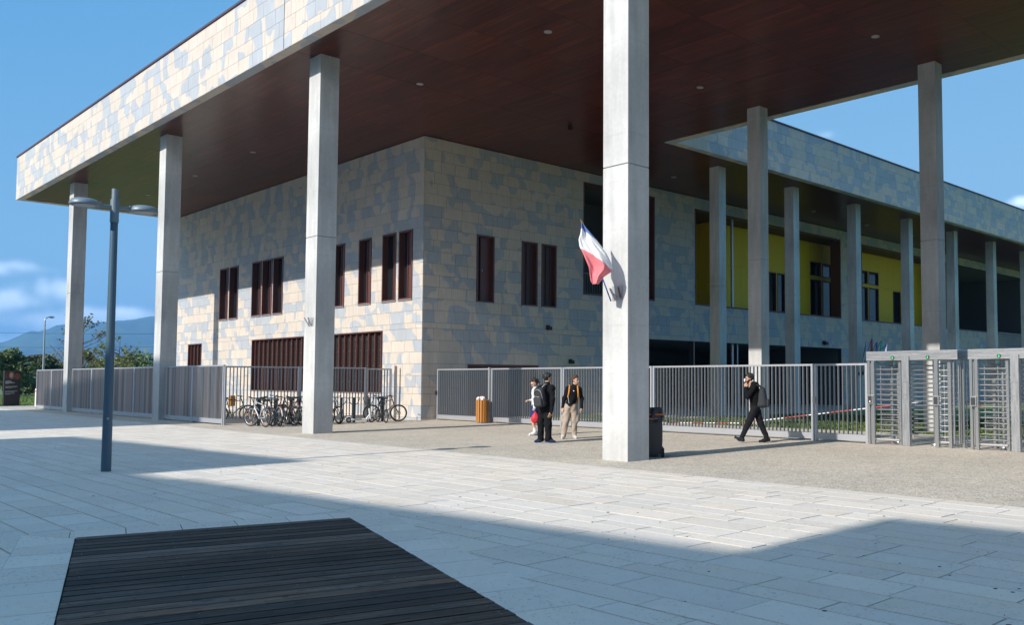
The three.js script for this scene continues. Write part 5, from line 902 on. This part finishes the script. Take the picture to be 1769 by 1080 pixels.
// student in black hoodie and wide black trousers, back turned, one hand at the pocket
{
  const [p, a] = sitePos(-5.05, 13.67), t = thing('person', 'person in black hoodie and wide black trousers with black backpack, back turned', 'person', p, a, 'students on the forecourt');
  const H = [0.06, 1.70, -0.02], f = [0.85, 0, -0.45], hp = [0.15, 0.80, 0.2];
  const body = skin([
    [[0, 0.93, 0], [0.01, 1.12, 0], 0.15, 0.15, BLK], [[0.01, 1.12, 0], [0.03, 1.38, 0], 0.155, 0.165, BLK], [[-0.13, 1.44, -0.10], [0.17, 1.45, 0.11], 0.085, 0.085, BLK], [[0.02, 1.44, -0.01], [0.05, 1.56, -0.01], 0.085, 0.062, BLK], [[0.0, 1.50, 0.06], [0.04, 1.53, 0.06], 0.075, 0.065, BLK],
    [[0.17, 1.43, 0.12], [0.19, 1.14, 0.17], 0.072, 0.062, BLK], [[0.19, 1.14, 0.17], hp, 0.062, 0.044, BLK], [[-0.14, 1.42, -0.1], [-0.2, 1.14, -0.1], 0.07, 0.06, BLK], [[-0.2, 1.14, -0.1], [-0.13, 0.93, -0.14], 0.06, 0.045, BLK],
    [[-0.08, 0.92, -0.05], [-0.11, 0.5, -0.06], 0.115, 0.092, BLK], [[-0.11, 0.5, -0.06], [-0.12, 0.13, -0.06], 0.092, 0.082, BLK], [[0.07, 0.92, 0.05], [0.075, 0.5, 0.08], 0.118, 0.095, BLK], [[0.075, 0.5, 0.08], [0.085, 0.13, 0.09], 0.095, 0.085, BLK],
    [[0.04, 1.54, -0.01], [0.055, 1.62, -0.02], 0.055, 0.052, SK2], ...shoe([-0.12, 0.09, -0.06], [-0.25, 0.035, 0.0], [0.02, 0.03, 0.06], [0.10, 0.22, 0.62]), ...shoe([0.085, 0.09, 0.09], [0.25, 0.035, 0.12], [0.02, 0.03, 0.06], [0.10, 0.22, 0.62])], 84, 0.05, 0.004);
  mesh('body', merge([body, headGeo(H, f, SK2, { hair: [0.012, 0.01, 0.01] }), handGeo(hp, [-0.35, -0.9, 0.1], [0.6, 0, 0.8], -1, 0.7, SK2)]), CLOTH, t);
  mesh('hair', hairGeo(H, f, [0.008, 0.007, 0.007], { seed: 3, len: 0.035, fringe: 0.5 }), std(C(1), 0.55, 0, { vertexColors: true }), t);
  const b = thing('backpack', 'black backpack with pale piping on the black hooded student', 'backpack', p, a), g = part('pack', b); g.position.set(-0.14, 1.2, 0.2); g.rotation.set(0.02, -0.62, 0.14);
  mesh('main_bag', rbx(0.31, 0.52, 0.2, 0.09, 0, 0, 0, 5), std(C(0.016, 0.016, 0.017), 0.75), g); mesh('pocket', rbx(0.26, 0.27, 0.1, 0.045, -0.01, -0.11, 0.10, 4), std(C(0.022, 0.022, 0.024), 0.7), g);
  mesh('piping', merge([pipe([[-0.13, 0.05, 0.11], [-0.08, 0.17, 0.115], [0.02, 0.2, 0.115], [0.11, 0.14, 0.11], [0.14, -0.05, 0.10]], 0.006, 24, 5), pipe([[-0.12, -0.02, 0.15], [-0.03, 0.03, 0.155], [0.08, 0.0, 0.15]], 0.006, 14, 5)]), M.sill, g);
  mesh('strap', merge([pipe([[0.1, 0.24, 0.02], [0.14, 0.33, -0.12], [0.13, 0.26, -0.30]], 0.016, 14, 6), pipe([[-0.1, 0.24, 0.02], [-0.14, 0.3, -0.12], [-0.13, 0.2, -0.28]], 0.016, 14, 6)]), M.sill, g);
}
// student in black sweater and beige cargo trousers, facing the camera's side, looking aside
{
  const [p, a] = sitePos(-3.48, 12.91), t = thing('person', 'person in black sweater and beige cargo trousers with orange rucksack straps', 'person', p, a, 'students on the forecourt');
  const PANT = [0.36, 0.285, 0.225], H = [0.15, 1.645, 0.03], f = [0.8, -0.02, 0.6], wl = [-0.21, 0.88, 0.06], wr = [0.33, 0.86, 0.04], SH_ = [0.42, 0.41, 0.38];
  const body = skin([
    [[0.0, 0.94, 0], [0.05, 1.14, 0.0], 0.135, 0.13, BLK], [[0.05, 1.14, 0], [0.09, 1.36, 0], 0.135, 0.145, BLK], [[-0.05, 1.42, -0.01], [0.24, 1.41, -0.01], 0.075, 0.075, BLK], [[0.10, 1.42, 0], [0.12, 1.52, 0.0], 0.07, 0.056, BLK],
    [[-0.07, 1.41, 0], [-0.17, 1.13, 0.0], 0.066, 0.054, BLK], [[-0.17, 1.13, 0], wl, 0.054, 0.040, BLK], [[0.26, 1.40, 0], [0.33, 1.12, -0.02], 0.066, 0.054, BLK], [[0.33, 1.12, -0.02], wr, 0.054, 0.040, BLK],
    [[-0.04, 0.9, 0], [0.05, 0.9, 0], 0.13, 0.13, PANT], [[-0.07, 0.88, 0.02], [-0.115, 0.5, 0.06], 0.108, 0.088, PANT], [[-0.115, 0.5, 0.06], [-0.18, 0.13, 0.05], 0.088, 0.074, PANT], [[0.09, 0.88, 0], [0.125, 0.5, 0.0], 0.108, 0.088, PANT], [[0.125, 0.5, 0], [0.115, 0.13, -0.03], 0.088, 0.074, PANT], [[-0.2, 0.62, 0.06], [-0.2, 0.5, 0.06], 0.05, 0.05, PANT], [[0.2, 0.62, 0.02], [0.2, 0.5, 0.02], 0.05, 0.05, PANT],
    [[0.12, 1.5, 0], [0.14, 1.58, 0.01], 0.05, 0.05, SK1], ...shoe([-0.18, 0.09, 0.05], [-0.22, 0.035, 0.19], SH_, [0.5, 0.5, 0.48]), ...shoe([0.115, 0.09, -0.03], [0.18, 0.035, 0.09], SH_, [0.5, 0.5, 0.48])], 84, 0.04, 0.004);
  mesh('body', merge([body, headGeo(H, f, SK1, { hair: [0.05, 0.025, 0.012] }), handGeo(wl, [-0.08, -1, 0.08], [-0.8, 0, 0.6], -1, 0.6, SK1), handGeo(wr, [-0.05, -1, 0.1], [0.8, 0, 0.5], 1, 0.6, SK1)]), CLOTH, t);
  mesh('hair', hairGeo(H, f, [0.055, 0.028, 0.014], { seed: 5, len: 0.03, fringe: 0.6 }), std(C(1), 0.55, 0, { vertexColors: true }), t);
  const chest = mesh('chest_logo', new THREE.CircleGeometry(0.016, 10).translate(0.10, 1.35, 0.150), M.white, t);
  const b = thing('backpack', 'rucksack with orange shoulder straps on student in beige trousers', 'backpack', p, a);
  mesh('main_bag', rbx(0.3, 0.46, 0.17, 0.07, 0.085, 1.2, -0.25, 4), std(C(0.36, 0.14, 0.02), 0.75), b);
  const OR = std(C(0.52, 0.20, 0.02), 0.7), st = (pts, w) => { const g = pipe(pts, 0.026, 20, 8); return g; };
  mesh('strap', pipe([[-0.01, 1.43, -0.17], [-0.015, 1.505, -0.03], [-0.02, 1.43, 0.10], [-0.035, 1.3, 0.142], [-0.06, 1.17, 0.10]], 0.024, 24, 7), OR, b); mesh('strap', pipe([[0.2, 1.43, -0.17], [0.205, 1.5, -0.03], [0.215, 1.42, 0.09], [0.225, 1.3, 0.13], [0.23, 1.17, 0.06]], 0.024, 24, 7), OR, b);
  mesh('strap_end', merge([rod([-0.055, 1.18, 0.12], [-0.03, 1.0, 0.15], 0.009, 6)]), M.sill, b);
}
// curly haired student in white shirt and navy shorts, half hidden, looking down
{
  const [p, a] = sitePos(-3.2, 11.0), t = thing('person', 'person with curly hair in white shirt and navy shorts looking down', 'person', p, a, 'students on the forecourt');
  const NAVY = [0.015, 0.035, 0.13], WH = [0.62, 0.64, 0.66], H = [0.0, 1.55, 0.04], f = [-0.75, -0.55, 0.35], w1 = [0.02, 0.83, 0.16];
  const body = skin([
    [[0.06, 0.90, 0], [0.06, 1.1, 0.0], 0.13, 0.13, WH], [[0.06, 1.1, 0], [0.06, 1.28, 0], 0.13, 0.14, WH], [[0.0, 1.34, 0.12], [0.11, 1.34, -0.12], 0.072, 0.072, WH], [[0.05, 1.34, 0], [0.02, 1.44, 0.02], 0.068, 0.055, WH],
    [[0.0, 1.33, 0.14], [0.03, 1.06, 0.17], 0.062, 0.052, WH], [[0.03, 1.06, 0.17], w1, 0.052, 0.038, WH], [[0.11, 1.33, -0.13], [0.06, 1.08, -0.2], 0.062, 0.05, WH], [[0.06, 1.08, -0.2], [-0.12, 1.04, -0.12], 0.05, 0.035, WH],
    [[0.06, 0.86, 0], [0.06, 0.84, 0], 0.13, 0.13, NAVY], [[0.03, 0.84, 0.08], [-0.03, 0.60, 0.10], 0.1, 0.088, NAVY], [[0.1, 0.84, -0.06], [0.12, 0.60, -0.06], 0.1, 0.088, NAVY], [[-0.03, 0.60, 0.1], [-0.04, 0.48, 0.1], 0.062, 0.055, SK1], [[-0.04, 0.48, 0.1], [0.02, 0.2, 0.1], 0.055, 0.04, SK1], [[0.12, 0.6, -0.06], [0.13, 0.47, -0.06], 0.062, 0.055, SK1], [[0.13, 0.47, -0.06], [0.15, 0.2, -0.07], 0.055, 0.04, SK1], [[0.02, 0.21, 0.1], [0.02, 0.13, 0.1], 0.044, 0.044, WH], [[0.15, 0.21, -0.07], [0.15, 0.13, -0.07], 0.044, 0.044, WH],
    [[0.02, 1.42, 0.02], [0.005, 1.5, 0.03], 0.05, 0.05, SK1], ...shoe([0.02, 0.09, 0.1], [-0.12, 0.035, 0.17], [0.62, 0.63, 0.64], [0.7, 0.7, 0.7]), ...shoe([0.15, 0.09, -0.07], [0.01, 0.035, -0.02], [0.62, 0.63, 0.64], [0.7, 0.7, 0.7])], 84, 0.035, 0.0035);
  mesh('body', merge([body, headGeo(H, f, SK1, { hair: [0.02, 0.012, 0.008] }), handGeo(w1, [-0.05, -1, 0.05], [0.3, 0, 0.9], 1, 1.5, SK1), handGeo([-0.12, 1.04, -0.12], [-0.9, 0, 0.3], [0, 1, 0], 1, 0.8, SK1)]), CLOTH, t);
  mesh('hair', hairGeo(H, [-0.8, -0.1, 0.3], [0.02, 0.012, 0.008], { seed: 9, len: 0.05, fringe: 0.35 }), std(C(1), 0.6, 0, { vertexColors: true }), t);
  const b = thing('bag', 'red drawstring bag held by the student in navy shorts', 'bag', p, a); const g = new THREE.SphereGeometry(0.13, 28, 20); { const q = g.attributes.position; for (let i = 0; i < q.count; i++) { const x = q.getX(i), y = q.getY(i), z = q.getZ(i), an = Math.atan2(z, x), r = (1 + 0.05 * Math.sin(an * 7 + y * 20)) * (y > 0 ? 1 - y * 3.6 : 1); q.setXYZ(i, x * r, y * 1.35, z * r * 0.8); } g.computeVertexNormals(); }
  mesh('sack', g.translate(0.04, 0.53, 0.19), std(C(0.50, 0.015, 0.03), 0.6), b); mesh('cord', rod([0.03, 0.68, 0.18], [0.02, 0.76, 0.17], 0.008, 6), std(C(0.5, 0.02, 0.03), 0.7), b);
}
// walking man in black, hand raised to his face
{
  const [p, a] = sitePos(-1.11, 17.6), t = thing('person', 'person walking in black hooded jacket, hand raised to the face', 'person', p, a, 'students on the forecourt');
  const H = [-0.16, 1.70, 0.0], f = [-0.96, -0.08, 0.25], w1 = [-0.24, 1.46, 0.12], PT = [0.010, 0.010, 0.012], BL = [0.005, 0.005, 0.0055];
  const body = skin([
    [[0.0, 0.94, 0], [-0.01, 1.14, 0], 0.13, 0.135, BL], [[-0.01, 1.14, 0], [-0.03, 1.40, 0], 0.14, 0.145, BL], [[-0.02, 1.48, 0.14], [-0.01, 1.48, -0.14], 0.075, 0.075, BL], [[-0.04, 1.48, 0], [-0.09, 1.56, 0], 0.08, 0.062, BL], [[0.02, 1.53, 0], [-0.02, 1.55, 0], 0.085, 0.075, BL],
    [[-0.04, 1.46, 0.16], [-0.20, 1.22, 0.20], 0.07, 0.064, BL], [[-0.20, 1.22, 0.20], w1, 0.062, 0.044, BL], [[-0.02, 1.46, -0.16], [0.06, 1.2, -0.2], 0.068, 0.058, BL], [[0.06, 1.2, -0.2], [-0.06, 0.98, -0.2], 0.056, 0.04, BL],
    [[-0.01, 0.9, 0.05], [-0.17, 0.55, 0.08], 0.112, 0.085, PT], [[-0.17, 0.55, 0.08], [-0.35, 0.17, 0.08], 0.085, 0.066, PT], [[0.02, 0.9, -0.05], [0.13, 0.52, -0.08], 0.112, 0.085, PT], [[0.13, 0.52, -0.08], [0.29, 0.15, -0.08], 0.085, 0.066, PT],
    [[-0.10, 1.54, 0], [-0.14, 1.62, 0], 0.054, 0.052, SK2],
    [[-0.33, 0.075, 0.08], [-0.44, 0.10, 0.09], 0.042, 0.044, [0.02, 0.022, 0.03]], [[-0.44, 0.10, 0.09], [-0.53, 0.145, 0.10], 0.042, 0.03, [0.02, 0.022, 0.03]], [[-0.35, 0.13, 0.08], [-0.33, 0.075, 0.08], 0.05, 0.042, [0.02, 0.022, 0.03]], [[-0.31, 0.035, 0.08], [-0.52, 0.11, 0.10], 0.012, 0.012, [0.4, 0.4, 0.4, 0.01]],
    ...shoe([0.29, 0.09, -0.08], [0.11, 0.035, -0.06], [0.012, 0.012, 0.013], [0.10, 0.10, 0.10])], 84, 0.035, 0.0035);
  mesh('body', merge([body, headGeo(H, f, SK2, { hair: [0.014, 0.011, 0.01], beard: true }), handGeo(w1, [-0.15, 0.98, 0.0], [-0.6, 0, 0.8], 1, 1.1, SK2), handGeo([-0.06, 0.98, -0.2], [-0.4, -0.9, 0], [0, 0, -1], 1, 0.7, SK2)]), CLOTH, t);
  mesh('hair', hairGeo(H, f, [0.012, 0.010, 0.009], { seed: 12, len: 0.02, fringe: 0.55 }), std(C(1), 0.6, 0, { vertexColors: true }), t);
  const ph = thing('tissue', 'white tissue held to the face of the walking person', 'tissue', p, a); { const g = new THREE.IcosahedronGeometry(0.034, 2), q = g.attributes.position; for (let i = 0; i < q.count; i++) { const s = 0.75 + 0.5 * hash(Math.round(q.getX(i) * 800), Math.round(q.getY(i) * 800), Math.round(q.getZ(i) * 800)); q.setXYZ(i, q.getX(i) * s * 0.7, q.getY(i) * s * 1.3, q.getZ(i) * s); } g.computeVertexNormals(); mesh('tissue_sheet', g.translate(-0.272, 1.655, 0.06), M.white, ph); }
  const b = thing('backpack', 'slack dark grey backpack on the walking person', 'backpack', p, a), g = part('pack', b); g.position.set(0.185, 1.2, 0.0); g.rotation.set(0, 1.45, 0); 
  mesh('main_bag', (() => { const q = rbx(0.34, 0.56, 0.2, 0.09, 0, 0, 0, 6), s = q.attributes.position; for (let i = 0; i < s.count; i++) { const y = s.getY(i); s.setXYZ(i, s.getX(i) * (1 - Math.max(0, y) * 1.5), y, s.getZ(i) * (1.15 - y * 1.7)); } q.computeVertexNormals(); return q; })(), std(C(0.016, 0.019, 0.023), 0.8), g);
  mesh('pocket', rbx(0.26, 0.2, 0.08, 0.035, 0, -0.15, 0.15, 4), std(C(0.018, 0.021, 0.026), 0.8), g); mesh('strap', merge([pipe([[-0.1, 0.24, 0], [-0.12, 0.33, -0.13], [-0.12, 0.22, -0.30], [-0.13, 0.0, -0.3]], 0.018, 18, 6), pipe([[0.1, 0.24, 0], [0.12, 0.33, -0.13], [0.12, 0.22, -0.30]], 0.018, 14, 6)]), M.black, g);
}
renderer.render(scene, camera);
